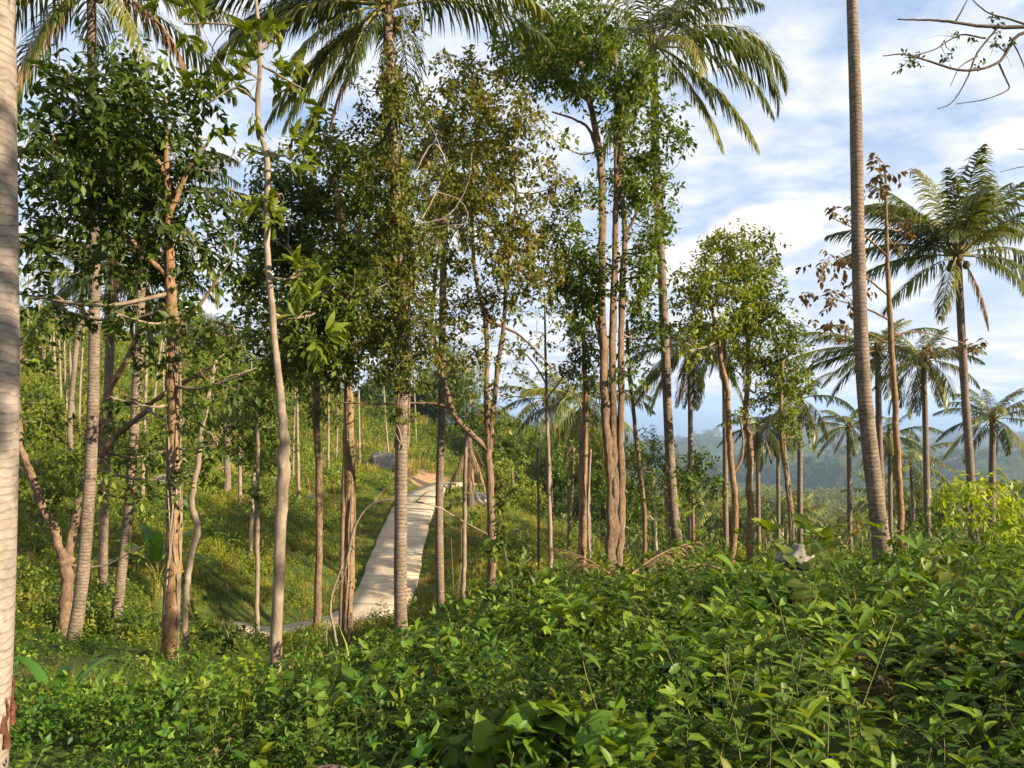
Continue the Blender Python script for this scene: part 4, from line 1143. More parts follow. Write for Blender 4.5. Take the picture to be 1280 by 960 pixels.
def hidden_collection(name, members):
    """plant shapes that the scattered ground cover draws from"""
    c = bpy.data.collections.new(name)
    for k, (mesh_name, pieces, mats) in enumerate(members):
        mb = MB()
        for m_i, piece in enumerate(pieces):
            for v, l, t, r_, in zip(piece.v, piece.l, piece.t, piece.r):
                pass
            if piece.v:
                vv = np.concatenate(piece.v)
                mb.add(vv, np.concatenate(piece.l), np.concatenate(piece.t), np.concatenate(piece.r), m_i)
        o = bpy.data.objects.new('%s_%02d' % (mesh_name, k), mb.mesh(mesh_name, mats))
        c.objects.link(o)
    return c


def scatter(name, coll, pos, rot, scl, idx):
    pos = np.asarray(pos)
    n = len(pos)
    me = bpy.data.meshes.new(name)
    me.vertices.add(n)
    me.vertices.foreach_set('co', np.asarray(pos, np.float32).ravel())
    me.attributes.new('turn', 'FLOAT_VECTOR', 'POINT').data.foreach_set('vector', np.asarray(rot, np.float32).ravel())
    me.attributes.new('size', 'FLOAT', 'POINT').data.foreach_set('value', np.asarray(scl, np.float32))
    me.attributes.new('pick', 'INT', 'POINT').data.foreach_set('value', np.asarray(idx, np.int32))
    o = bpy.data.objects.new(name, me)
    COL.objects.link(o)
    ng = bpy.data.node_groups.new(name + '_scatter', 'GeometryNodeTree')
    ng.interface.new_socket('Geometry', in_out='INPUT', socket_type='NodeSocketGeometry')
    ng.interface.new_socket('Geometry', in_out='OUTPUT', socket_type='NodeSocketGeometry')
    N, L = ng.nodes, ng.links
    gi, go = N.new('NodeGroupInput'), N.new('NodeGroupOutput')
    ci = N.new('GeometryNodeCollectionInfo')
    ci.inputs['Collection'].default_value = coll
    ci.inputs['Separate Children'].default_value = True
    ci.inputs['Reset Children'].default_value = True

    def attr(nm, typ):
        a = N.new('GeometryNodeInputNamedAttribute')
        a.data_type = typ
        a.inputs['Name'].default_value = nm
        return [q for q in a.outputs if q.name == 'Attribute' and q.enabled][0]
    e2r = N.new('FunctionNodeEulerToRotation')
    L.new(attr('turn', 'FLOAT_VECTOR'), e2r.inputs[0])
    ip = N.new('GeometryNodeInstanceOnPoints')
    ip.inputs['Pick Instance'].default_value = True
    L.new(gi.outputs[0], ip.inputs['Points'])
    L.new(ci.outputs[0], ip.inputs['Instance'])
    L.new(attr('pick', 'INT'), ip.inputs['Instance Index'])
    L.new(e2r.outputs[0], ip.inputs['Rotation'])
    L.new(attr('size', 'FLOAT'), ip.inputs['Scale'])
    L.new(ip.outputs[0], go.inputs[0])
    o.modifiers.new('scatter', 'NODES').node_group = ng
    return tag(o, None, None, kind='stuff')


def ring_points(rng, r0, r1, a0, a1, dens):
    n = int(0.5 * math.radians(a1 - a0) * (r1 * r1 - r0 * r0) * dens)
    r = np.sqrt(rng.uniform(r0 * r0, r1 * r1, n))
    a = np.radians(rng.uniform(a0, a1, n))
    return r * np.sin(a), r * np.cos(a)


def field(x, y, s, ph):
    """slow variation that groups kinds of plants into patches"""
    return np.sin(x * s + ph) * np.cos(y * s * .8 - ph * 2) + .6 * np.sin(x * s * 2.3 - y * s * 1.9 + ph * 3)


rng = np.random.default_rng(5)
near_members, groups = [], {}


def member(key, name, pieces, mats):
    groups.setdefault(key, []).append(len(near_members))
    near_members.append((name, pieces, mats))


for q in range(3):
    member('lance', 'herb', plant_lance(rng, 6, .50, .135, 16), [M['deep' if q == 1 else 'under'], M['greenstem']])
    member('heart', 'herb', plant_mound(rng, 56, .38, .40, .10, 'heart'), [M['soft'], M['greenstem']])
    member('small', 'herb', plant_clump(rng, 190, .30, .40, .065), [M['under']])
    member('ovalm', 'herb', plant_lance(rng, 7, .42, .095, 14, 'oval', .24), [M['mid' if q == 2 else 'under'], M['greenstem']])
    member('mound', 'herb', plant_lance(rng, 16, .95, .105 if q else .15, 18, 'oval' if q else 'lance', .30), [M[('soft', 'deep', 'mid')[q]], M['greenstem']])
for q in range(2):
    member('broad', 'herb', plant_lance(rng, 4, .50, .165, 11, 'broad', .2), [M['soft'], M['greenstem']])
    member('fern', 'herb', plant_fern(rng), [M['soft'], M['greenstem']])
    member('brown', 'herb', plant_lance(rng, 5, .40, .08, 9, 'oval', .22), [M['olive'], M['greenstem']])
    member('grassn', 'herb', plant_grass(rng, 40, .5, .15, .012), [M['grass']])
for q in range(3):
    member('tall', 'herb', plant_lance(rng, 3, .95, .17, 14, 'lance' if q else 'broad', .10), [M['soft'] if q else M['bright'], M['greenstem']])
    member('creeper', 'herb', plant_mound(rng, 34, .30, .55, .085, 'oval'), [M['pale'], M['greenstem']])
    member('dead', 'herb', plant_clump(rng, 60, .35, .25, .08), [M['brownleaf']])
COLL_NEAR = hidden_collection('herb_shapes', near_members)
far_members, fgroups = [], {}


def fmember(key, name, pieces, mats):
    fgroups.setdefault(key, []).append(len(far_members))
    far_members.append((name, pieces, mats))


for q in range(3):
    fmember('clump', 'clump', plant_clump(rng, 130, .38, .36, .10), [M['slope']])
    fmember('clumpd', 'clump', plant_clump(rng, 120, .40, .46, .11), [M['slope' if q == 2 else 'mid']])
    fmember('tuft', 'clump', plant_grass(rng, 60, .42, .22, .022), [M['grass']])
for q in range(2):
    fmember('shrub', 'clump', plant_clump(rng, 340, .75, 1.0, .14), [M['mid']])
    fmember('shrubb', 'clump', plant_clump(rng, 300, .65, .8, .13), [M['bright']])
    fmember('dry', 'clump', plant_grass(rng, 60, .5, .22, .02), [M['drygrass']])
COLL_FAR = hidden_collection('clump_shapes', far_members)


def pick(rng, table, keys, prob, n):
    out = np.zeros(n, int)
    k = np.array([rng.choice(len(keys), p=prob / prob.sum()) for prob in prob]) if prob.ndim == 2 else rng.choice(len(keys), n, p=prob / prob.sum())
    for i, key in enumerate(keys):
        m = k == i
        out[m] = rng.choice(table[key], m.sum())
    return out


def tilt(rng, n, a=.16):
    return np.stack([rng.normal(0, a, n), rng.normal(0, a, n), rng.uniform(0, 6.283, n)], 1)


# close undergrowth
parts = []
for (r0, r1, a0, a1, dens, smin, smax) in [(1.35, 4.2, -58, 58, 26, .55, 1.0), (4.2, 9, -50, 50, 17, .7, 1.15), (9, 22, -44, 44, 9, .8, 1.35)]:
    x, y = ring_points(rng, r0, r1, a0, a1, dens)
    parts.append((x, y, rng.uniform(smin, smax, len(x))))
x, y, s = (np.concatenate([p[i] for p in parts]) for i in range(3))
left = sstep(-0.05, -0.35, x / y)                       # the left side is shorter and finer
s = s * (1 + .28 * field(x, y, 1.15, .7) + .16 * field(x, y, 2.6, 1.9)).clip(.5, 1.3)
s = s * (1 - .34 * left) * (1 - .38 * left * sstep(6, 10, y)) * (1 - .30 * sstep(8, 14, y) * (1 - left)) * (1 - .45 * sstep(9, 14, y) * (np.abs(x / y + .22) < .14))
r = np.hypot(x, y)
keys = ['lance', 'heart', 'small', 'ovalm', 'broad', 'fern', 'brown', 'grassn', 'tall', 'creeper', 'dead', 'mound']
f1, f2, f3 = field(x, y, .9, 1.0), field(x, y, 1.3, 2.2), field(x, y, .6, 4.0)
prob = np.stack([1.2 + 1.2 * (f1 > .3) * (1 - left), .6 + 1.6 * (f2 > .4) * (1 - .6 * left), .9 + 1.2 * left + .5 * (f3 > .3), 1.2 + .8 * (f3 < 0), (.35 + .9 * (f1 < -.5)) * (1 - .8 * left), .70 + .8 * (f2 < -.6),
                 .28 + .5 * (f3 > .9), .10 + .35 * left + .6 * left * (f2 > .7), .16 * (1 - left) + .02, .10 + .25 * (f2 > .9), .20 + 0 * x, (.16 + .5 * (f3 < -.9)) * (1 - .6 * left) * (r > 3.2) * (r < 9.5) * ((np.abs(x / y + .2) > .17) | (r < 6))], 1)
prob[:, 8] *= (r < 9) * ((np.abs(x / y + .2) > .17) | (r < 5.5))
ok = (path_dist(x, y) > 1.6) & (r > 1.35)
gap = field(x, y, 1.7, 2.5)
ok &= ~((gap < -.75) & (rng.uniform(0, 1, len(x)) < .72) & (r < 11))
bx = (994 - 640) / F * y
ok &= ~((np.abs(x - bx) < .70) & (y > 9.8) & (y < 14.4) & (rng.uniform(0, 1, len(x)) < np.where(y > 11.2, 1, .75)))
x, y, s, prob = x[ok], y[ok], s[ok], prob[ok]
z = H(x, y)
# keep the leaves below the line of sight
scatter('undergrowth', COLL_NEAR, np.stack([x, y, z], 1), tilt(rng, len(x)), s, pick(rng, groups, keys, prob, len(x)))

# hillside herbs and grass
x, y = ring_points(rng, 19, 48, -44, 44, 10.0)
x2, y2 = ring_points(rng, 48, 115, -42, 42, 3.0)
s = np.concatenate([rng.uniform(.6, 1.15, len(x)), rng.uniform(1.0, 1.9, len(x2))])
x, y = np.concatenate([x, x2]), np.concatenate([y, y2])
pd = path_dist(x, y)
ok = pd > 1.22 + .35 * rng.uniform(0, 1, len(x))
s = np.where(pd < 5, s * .7, s)
s = np.where((y < 27.5) & (np.abs(x / y + .21) < .16), s * .6, s)
x, y, s, pd = x[ok], y[ok], s[ok], pd[ok]
f1, f2 = field(x, y, .25, .5), field(x, y, .4, 3.0)
knoll = (x > PATH[np.argmin((PATH[None, :, 1] - y[:, None]) ** 2, 1), 0]) & (y > 27) & (x < 9)
bare = np.hypot(x - P(528, 590, 62)[0], y - 62) < 4.5
keys = ['clump', 'clumpd', 'tuft', 'shrub', 'shrubb', 'dry']
prob = np.stack([1.9 - 1.5 * knoll, .8 + .6 * (f1 > .3) - .65 * knoll, .35 + .5 * (f2 > .4) + 3.0 * knoll, .10 + .16 * (f1 > .6) * (1 - knoll), .05 + .10 * (f2 < -.6) * (1 - knoll), .16 + 1.0 * (pd < 2.7) + .5 * (f2 > 1.0) + .5 * knoll], 1)
prob[bare] = [.1, .05, .2, .0, .0, .6]
near_path = pd < 2.6
prob[near_path, 3:5] = 0.0
s = np.where(near_path, s * .7, s)
ok = ~bare | (rng.uniform(0, 1, len(x)) < .25)
x, y, s, prob = x[ok], y[ok], s[ok], prob[ok]
scatter('hillside_grass', COLL_FAR, np.stack([x, y, H(x, y)], 1), tilt(rng, len(x), .12), s, pick(rng, fgroups, keys, prob, len(x)))

# the far wood in the valley and on the hills
wood = []
for q in range(3):
    tr, cr, br = MB(), MB(), MB()
    h = 8.5 + q
    tube(tr, smooth_path([[0, 0, -1], [.3, .1, h * .5], [.2 + .2 * q, 0, h]], 8), np.linspace(.16, .10, 8), 6)
    for i in range(16):
        f = frond(i * 2.4 + q, 1.15 - 1.9 * (i / 15), 3.6, 1.1, np.array([-.08, 0, 0]), rng, 15, lw=.17)
        vv = np.concatenate(f.v) + np.array([.2 + .2 * q, 0, h])
        cr.add(vv, np.concatenate(f.l), np.concatenate(f.t), np.concatenate(f.r), 0)
    wood.append(('far_palm', [cr, tr], [M['farfrond'], M['palmbark']]))
for q in range(3):
    cr, tr = MB(), MB()
    tube(tr, np.array([[0, 0, -1], [0, .1, 3], [.1, 0, 6]]), [.2, .15, .08], 6)
    for i in range(7):
        c = np.array([rng.normal(0, 1.5), rng.normal(0, 1.5), rng.uniform(3.8, 7.2)])
        n = 95
        u = nrm(rng.normal(0, 1, (n, 3)))
        leaves(cr, 'oval4', c + u * rng.uniform(.6, 1.5, n)[:, None] * [1.15, 1.15, .85], u + rng.normal(0, .6, (n, 3)), u + [0, 0, 1], rng.uniform(.35, .7, n), np.clip(rng.normal(.45, .2) + rng.uniform(-.25, .25, n), 0, 1))
    wood.append(('far_tree', [cr, tr], [M['farleaf'], M['bark']]))
COLL_WOOD = hidden_collection('wood_shapes', wood)
parts = []
for (r0, r1, a0, a1, dens, smin, smax) in [(52, 110, 0, 48, .040, .5, .85), (110, 320, -8, 46, .040, .65, 1.0), (320, 900, -6, 44, .0115, .95, 1.4), (900, 2900, -8, 42, .0042, 1.3, 2.2)]:
    x, y = ring_points(rng, r0, r1, a0, a1, dens)
    parts.append((x, y, rng.uniform(smin, smax, len(x))))
x, y, s = (np.concatenate([p[i] for p in parts]) for i in range(3))
r = np.hypot(x, y)
z = H(x, y)
ok = (z > -147) & ((r > 95) | (x > 12 + (r - 52) * .1)) & ~((r < 130) & (x < 6))
x, y, s, z, r = x[ok], y[ok], s[ok], z[ok], r[ok]
pp = np.clip(.80 - (r / 1100), .15, .80) + .15 * field(x, y, .02, 1.0)
is_palm = rng.uniform(0, 1, len(x)) < pp
idx = np.where(is_palm, rng.integers(0, 3, len(x)), rng.integers(3, 6, len(x)))
# names sort as far_palm_00.. then far_tree_03..
scatter('far_wood', COLL_WOOD, np.stack([x, y, z], 1), np.stack([rng.normal(0, .04, len(x)), rng.normal(0, .04, len(x)), rng.uniform(0, 6.28, len(x))], 1), s, idx)


# ------------------------------------------------------------------ single plants, stones and dead wood one can point to
def shrub(name, label, cat, px, d, blobs, leaf, size, kind='oval4', per=8, density=1.0, seed=1, droop=.3, rosette=False, bark='twig', sr=.012, nst=4):
    rng = np.random.default_rng(seed)
    k = d / F
    x = (px - 640) / F * d
    base = np.array([x, d, Hs(x, d)])
    root = thing(name, label, cat, base)
    bl = []
    for b in blobs:
        dd = rng.normal(0, .35) * b[2] * k
        c = P(b[0], b[1], d + dd)
        bl.append((c, np.array([b[2] * k, max(b[2], b[3]) * k * .9, b[3] * k]), b[4] if len(b) > 4 else 1.0))
    st, lv, tw = MB(), MB(), []
    pts, rad = [], []
    for c, r, _ in bl[:max(nst, 2)]:
        o = base + [rng.normal(0, .05), rng.normal(0, .05), -.1]
        p = smooth_path([o, (o + c) / 2 + [rng.normal(0, .05), rng.normal(0, .05), .1 * (c[2] - o[2])], c], 12)
        tube(st, p, np.linspace(sr, sr * .4, 12), 6, rng=rng)
        pts.append(p[4:])
        rad.append(np.linspace(sr * .8, sr * .4, 8))
    crown_of(rng, bl, np.vstack(pts), np.concatenate(rad), size, per, kind, lv, tw, 1.15 * density / (0.30 * size * size * per), droop, bark_r=sr, rosette=rosette)
    st.obj('stem', M[bark], root, base)
    for q in tw:
        q.obj('bough', M[bark], root, base)
    lv.obj('leaves', M[leaf], root, base)
    return root


shrub('lime_shrub', 'glowing yellow-green feathery shrub on the brow beneath the full-headed palm', 'shrub', 1228, 11.5, [(1225, 624, 46, 24), (1198, 608, 24, 14), (1250, 646, 38, 20), (1215, 648, 38, 18), (1180, 620, 16, 10, .8), (1265, 632, 24, 16), (1240, 608, 22, 14)], 'lime', .15, 'lance', 10, 2.6, 201, .5)
shrub('glossy_shrub', 'dark glossy-leaved shrub climbing at the foot of the sparse yellowing tree', 'shrub', 648, 15, [(648, 700, 40, 26), (625, 660, 18, 22), (640, 735, 34, 26), (670, 720, 26, 22), (630, 630, 12, 14, .7), (612, 690, 16, 20, .7), (665, 755, 26, 20)], 'deep', .19, 'oval', 8, 1.8, 202, .5)
shrub('dark_small_shrub', 'little dark bush right beside the thin verge palm where the path bends away', 'shrub', 570, 26, [(572, 625, 20, 18), (560, 610, 12, 10), (590, 640, 12, 12)], 'deep', .2, 'oval4', 8, 1.6, 203, .4)
shrub('broadleaf_bush', 'pale green bush of big soft broad leaves in the middle of the slope', 'bush', 940, 7.2, [(940, 735, 50, 20), (890, 745, 36, 18), (1000, 745, 40, 20), (960, 770, 50, 20), (1030, 770, 30, 16, .7), (900, 725, 30, 12)], 'soft', .20, 'broad', 6, 1.0, 204, .5, sr=.01)
shrub('drooping_plant', 'plant with long drooping yellow-green leaves below the climber-covered palm', 'plant', 602, 7.0, [(598, 815, 44, 20), (570, 805, 22, 16), (630, 830, 26, 20)], 'soft', .25, 'lance', 6, 1.3, 205, 1.1, sr=.008)
shrub('pointed_leaf_plant', 'smaller bright plant with splayed pointed leaves next to the long drooping one', 'plant', 662, 6.4, [(660, 832, 28, 14), (680, 842, 20, 10)], 'bright', .20, 'lance', 6, 1.1, 206, .7, sr=.008)
shrub('yellow_sprig_plant', 'sunlit yellowish sprigs beside the foot of the pale slender tree', 'plant', 285, 9.2, [(280, 838, 24, 12), (310, 832, 18, 10), (262, 850, 18, 10), (300, 850, 18, 10, .8)], 'lime', .13, 'oval', 7, 1.0, 207, .4, sr=.006)
shrub('heart_leaf_vine', 'low vine with large rounded heart-shaped leaves at the bottom of the view', 'plant', 690, 3.3, [(700, 920, 70, 22), (640, 925, 50, 18), (760, 915, 50, 24), (560, 935, 60, 14), (690, 895, 40, 16)], 'soft', .125, 'heart', 5, 1.15, 208, .25, sr=.005)
shrub('hanging_creeper', 'column of pale hanging creeper leaves draped over a thin upright stem', 'plant', 1188, 6.6, [(1188, 720, 16, 26, .9), (1192, 760, 16, 30, .8), (1182, 700, 22, 10, .8), (1186, 800, 20, 26, .8), (1200, 740, 14, 20, .6)], 'pale', .125, 'heart', 6, 2.0, 209, 1.4, sr=.008)
shrub('feathery_fern', 'feathery upright fern-like plant left of the climber-covered palm foot', 'plant', 450, 7.8, [(452, 812, 30, 18), (470, 800, 18, 14), (436, 826, 22, 12)], 'soft', .13, 'lance', 14, 1.3, 210, .2, sr=.005)
shrub('weedy_bush', 'dim weedy bush massed at the base of the path below the rough brown tree', 'bush', 480, 12, [(480, 812, 36, 10), (440, 815, 30, 10), (535, 800, 26, 12), (400, 818, 26, 9)], 'mid', .12, 'oval4', 9, 1.6, 211, .3)
shrub('leafy_bush', 'dark leafy bush by the small strip of path at the pale slender tree', 'bush', 275, 13, [(280, 782, 26, 15), (300, 796, 14, 9), (258, 792, 18, 12), (280, 803, 26, 12)], 'deep', .15, 'oval', 8, 1.7, 212, .4)
shrub('wilted_shrub', 'brownish wilted shrub at the edge of the grassy bank below the glossy one', 'shrub', 610, 14, [(606, 760, 30, 18), (585, 770, 20, 14), (625, 775, 20, 14)], 'olive', .11, 'oval4', 8, 1.3, 213, .4)
shrub('rusty_bush', 'thin rusty-leaved bush near the fallen fronds and the curving palm', 'bush', 880, 14, [(880, 712, 26, 16), (860, 725, 22, 14), (905, 720, 18, 12)], 'brownleaf', .12, 'oval4', 7, .9, 214, .4)
shrub('yellow_leaf_bush', 'bush with scattered yellow leaves behind the boulder on the brow', 'bush', 1040, 15.5, [(1040, 668, 34, 18), (1065, 655, 22, 14), (1020, 680, 22, 12)], 'olive', .13, 'oval4', 8, 1.4, 215, .4)
shrub('brow_bush', 'green bush on the brow just past the flared foot of the big trunk', 'bush', 1140, 13.5, [(1140, 662, 30, 12), (1165, 655, 24, 12), (1120, 672, 18, 10)], 'mid', .13, 'oval', 8, 1.4, 216, .4)


shrub('bronze_tipped_plant', 'young plant with reddish bronze leaf tips in the middle of the near weeds', 'plant', 1075, 4.4, [(1075, 838, 26, 14), (1100, 850, 16, 12)], 'brownleaf', .10, 'lance', 6, .8, 221, .3, sr=.005)
shrub('tall_sapling', 'tall leafy sapling with long pointed leaves rising above the near weeds', 'plant', 845, 4.6, [(845, 830, 26, 20, .9), (830, 860, 24, 18), (862, 850, 20, 18)], 'under', .165, 'lance', 8, 1.0, 222, .4, sr=.007)
shrub('rosette_plant', 'near plant with upright rosettes of long glossy leaves toward the lower edge', 'plant', 985, 3.4, [(985, 890, 44, 22), (1030, 905, 34, 20)], 'deep', .15, 'lance', 7, 1.0, 223, .2, rosette=True, sr=.006)
shrub('pale_leaf_plant', 'plant with a few large pale yellow-green leaves facing the light', 'plant', 893, 4.9, [(895, 843, 16, 12, .7), (880, 855, 14, 10, .6)], 'pale', .13, 'heart', 4, .8, 224, .9, sr=.004)
shrub('feathery_sapling', 'feathery sapling with rows of narrow leaflets over the near weeds', 'plant', 770, 5.2, [(770, 800, 40, 16), (745, 820, 26, 14), (800, 815, 28, 14)], 'soft', .115, 'lance', 16, 1.2, 225, .5, sr=.006)
shrub('dense_bush', 'dense dark bush making a hump on the slope under the lime shrub', 'bush', 1150, 8.6, [(1150, 705, 60, 22), (1210, 700, 50, 22), (1100, 725, 44, 18), (1250, 715, 40, 22)], 'under', .10, 'oval4', 9, 1.5, 226, .3, sr=.012)
shrub('bramble_bush', 'dry brambly bush with thin brown leaves near the climber-covered palm foot', 'bush', 455, 6.0, [(455, 850, 30, 18), (485, 865, 22, 14), (430, 868, 20, 12)], 'olive', .06, 'oval4', 8, .8, 227, .3, sr=.006)


def big_leaf_plant(name, label, px, d, n, L, wid_kind, leaf, seed, elev=(1.3, .2), stem=.5, spread=6.28, a0=0):
    """a clump of long stalked leaves"""
    rng = np.random.default_rng(seed)
    x = (px - 640) / F * d
    base = np.array([x, d, Hs(x, d)])
    root = thing(name, label, 'plant', base)
    for i in range(n):
        a = a0 + spread * (i + rng.uniform(0, .6)) / n
        e = elev[0] + (elev[1] - elev[0]) * (i % 3) / 2 + rng.normal(0, .1)
        hd = np.array([math.cos(a), math.sin(a), 0])
        st = MB()
        p0 = base + hd * .04
        p1 = p0 + (hd * math.cos(e) * .5 + [0, 0, 1]) * L * stem
        tube(st, smooth_path([p0 - [0, 0, .1], (p0 + p1) / 2 - hd * .05 * L, p1], 8), np.linspace(.03, .012, 8) * L, 6)
        stem_o = st.obj('stalk', M['rachis'], root, base)
        # blade: arched strip
        k = 12
        t = np.linspace(0, 1, k)
        ee = e - 1.25 * t ** 1.4
        T = hd[None] * np.cos(ee)[:, None] + np.array([0, 0, 1.0]) * np.sin(ee)[:, None]
        c = p1 + np.vstack([[0, 0, 0], np.cumsum(T[:-1] * L / (k - 1), 0)])
        S = np.array([-math.sin(a), math.cos(a), 0])
        U = np.cross(T, S)
        w = L * {'paddle': .15, 'taro': .36}[wid_kind] * np.sin(np.pi * np.clip(.04 + .96 * t, 0, 1)) ** .55 * (1 - .35 * t)
        U = np.where(U[:, 2:3] < 0, -U, U)
        rip = rng.uniform(.82, 1.0, k)
        V = np.stack([c - S * (w * rip)[:, None] + U * (w * .28)[:, None], c, c + S * (w * rip[::-1])[:, None] + U * (w * .28)[:, None]], 1)
        f = [(3 * q, 3 * q + 3, 3 * q + 4, 3 * q + 1) for q in range(k - 1)] + [(3 * q + 1, 3 * q + 4, 3 * q + 5, 3 * q + 2) for q in range(k - 1)]
        lv = MB()
        lv.add(V.reshape(-1, 3), np.array(f).ravel(), np.full(len(f), 4), rng.uniform(.1, .9))
        lv.obj('leaf', M[leaf], root, base)
    return root


big_leaf_plant('banana_plant', 'young banana plant with broad dark paddles on the lit hillside', 197, 27, 8, 1.7, 'paddle', 'banana', 301, (1.25, .45))
big_leaf_plant('banana_sprout', 'low clump of wide dark paddle leaves in the weeds near the torn trunk', 70, 5.6, 7, .42, 'paddle', 'banana', 302, (1.2, .5))
big_leaf_plant('paddle_plant', 'second clump of upright paddle leaves among the weeds, farther from the torn trunk', 112, 6.3, 5, .34, 'paddle', 'banana', 303, (1.4, .9))
big_leaf_plant('arrow_leaf_plant', 'large dark heart-leaved plant half cut off by the picture edge under the creeper', 1272, 5.2, 6, .32, 'taro', 'deep', 304, (1.0, .3), .8)


def boulder(label, px, py, d, w, h, mat='rock', seed=1, name='boulder'):
    import bmesh
    rng = np.random.default_rng(seed)
    bm = bmesh.new()
    bmesh.ops.create_icosphere(bm, subdivisions=4, radius=1.0)
    k = d / F
    planes = nrm(rng.normal(0, 1, (11, 3)))
    offs = rng.uniform(.55, .9, 11)
    for v in bm.verts:
        p = np.array(v.co)
        for n, o in zip(planes, offs):
            q = p @ n
            if q > o:
                p = p - n * (q - o) * .88
        p = p * (1 + .05 * math.sin(p[0] * 7 + seed) * math.cos(p[1] * 6 - p[2] * 5))
        v.co = Vector(p * np.array([w * k / 2, w * k / 2 * .85, h * k / 2]) * 1.25)
    me = bpy.data.meshes.new(name)
    bm.to_mesh(me)
    bm.free()
    me.materials.append(M[mat])
    me.polygons.foreach_set('use_smooth', np.ones(len(me.polygons), bool))
    o = bpy.data.objects.new(name, me)
    COL.objects.link(o)
    p = P(px, py, d)
    g = Hs(p[0], p[1])
    o.location = (p[0], p[1], max(min(p[2], g + h * k * 1.0 if d < 20 else g + h * k * .38), g + h * k * .08))
    o.rotation_euler = (0, 0, rng.uniform(0, 6))
    return tag(o, label, 'rock')


boulder('grey boulder with one sunlit face sitting on the brow before the vine-twined sapling', 994, 696, 14.2, 40, 32, 'rock', 401)
boulder('large pale boulder on the hillside beyond the climber-covered palm', 481, 570, 62, 34, 26, 'rockpale', 402)
boulder('whitish boulder showing behind the vine-wrapped tree', 205, 604, 40, 26, 18, 'rockpale', 403)
boulder('small white stone on the grass immediately past the pale slender tree', 344, 584, 48, 11, 10, 'rockpale', 404)
boulder('small pale stone lower on the grass near the straight brown tree', 388, 614, 44, 11, 9, 'rockpale', 405)
boulder('pale boulder at the far roadside behind the tree with the thick side limb', 600, 628, 54, 24, 26, 'rockpale', 406)
boulder('dark grey rock beside the trunk of the sparse yellowing tree, the upper of two', 643, 664, 40, 14, 12, 'rock', 407)
boulder('dark grey rock on the bank, the lower of two by the sparse yellowing tree', 641, 678, 39, 12, 9, 'rock', 408)
boulder('low grey stone at the slope by the forked tree', 182, 578, 44, 14, 9, 'rockpale', 409)


def stick(name, label, cat, d, pts, w, mat='deadwood', seed=1, twigs=()):
    rng = np.random.default_rng(seed)
    pa = px_path(pts, d)
    base = pa[0]
    root = thing(name, label, cat, base)
    n = max(10, len(pts) * 6)
    sp = smooth_path(pa, n)
    mb = MB()
    tube(mb, sp + rng.normal(0, .004, (n, 3)) * d / 15, np.linspace(w[0], w[1], n) * d / F / 2, 7, lump=.06, rng=rng)
    mb.obj('stem', M[mat], root, base)
    for tpts in twigs:
        q = MB()
        tp = smooth_path(px_path(tpts, d), 8)
        tube(q, tp, np.linspace(w[1] * .9, w[1] * .35, 8) * d / F / 2, 5, rng=rng)
        q.obj('twig', M[mat], root, base)
    return root


stick('dead_branch', 'dead arching branch bridging the trunks across the path', 'branch', 17.5, [(434, 700, -.2), (440, 670, -.3), (450, 645, -.4), (467, 629, -.5), (495, 624, -.6), (520, 627, -.5), (550, 635, 0), (580, 652, .6), (611, 669, 1.2)], (3.4, 1.6), 'twig', 501,
      [[(467, 629, -.5), (480, 612, -.5), (500, 600, -.5)], [(520, 627, -.5), (535, 614, -.4), (545, 618, -.3)], [(580, 652, .6), (576, 668, .6), (582, 682, .6)]])
stick('dead_stick', 'pale bent dead stick standing in the weeds before the rough brown tree', 'branch', 15, [(424, 838), (420, 800), (413, 764), (416, 740), (428, 706)], (3.6, 2.4), 'twig', 502, [[(413, 764), (408, 790), (410, 815)], [(416, 740), (430, 720), (436, 690)]])
stick('hanging_liana', 'tangle of pale dry lianas looping between the climber-covered palm and the sparse tree', 'vine', 15.5, [(512, 290), (530, 268), (545, 240), (556, 200), (540, 180), (520, 215), (505, 260)], (1.8, 1.2), 'deadwood', 503,
      [[(520, 280), (560, 270), (585, 230), (590, 190)], [(545, 240), (575, 250), (585, 275), (560, 290)], [(500, 300), (540, 285), (580, 280)], [(556, 200), (540, 160), (520, 140)], [(480, 180), (500, 140), (540, 120)], [(475, 175), (470, 150), (490, 130)]])
stick('fallen_log', 'grey weathered log end lying in the leaves at the very bottom', 'log', 3.0, [(360, 985), (395, 966), (425, 963), (460, 978)], (15, 12), 'barkdark', 504)


def fallen_frond(label, px, d, az, L, seed, tilt=.25):
    rng = np.random.default_rng(seed)
    x = (px - 640) / F * d
    base = np.array([x, d, Hs(x, d) + .38])
    root = thing('fallen_frond', label, 'palm frond', base)
    f = frond(math.radians(az), tilt, L, .55, np.zeros(3), rng, 36, True, hang=.8)
    o = f.obj('dry_leaf', [M['fronddry'], M['rachisdry']], root, (0, 0, 0))
    return root


fallen_frond('dead brown palm frond fanned over the weeds under the curving palm', 790, 15.5, 20, 1.7, 601, .55)
fallen_frond('dry palm frond lying flat toward the three-stemmed trunk', 800, 16, 165, 1.9, 602, .2)
fallen_frond('straw-coloured bare frond stalk sticking up beside the three-stemmed trunk', 762, 15.8, 150, 1.5, 603, .5)
fallen_frond('bleached palm frond on the brow between the curving palm and the boulder', 905, 16, 170, 1.6, 604, .3)


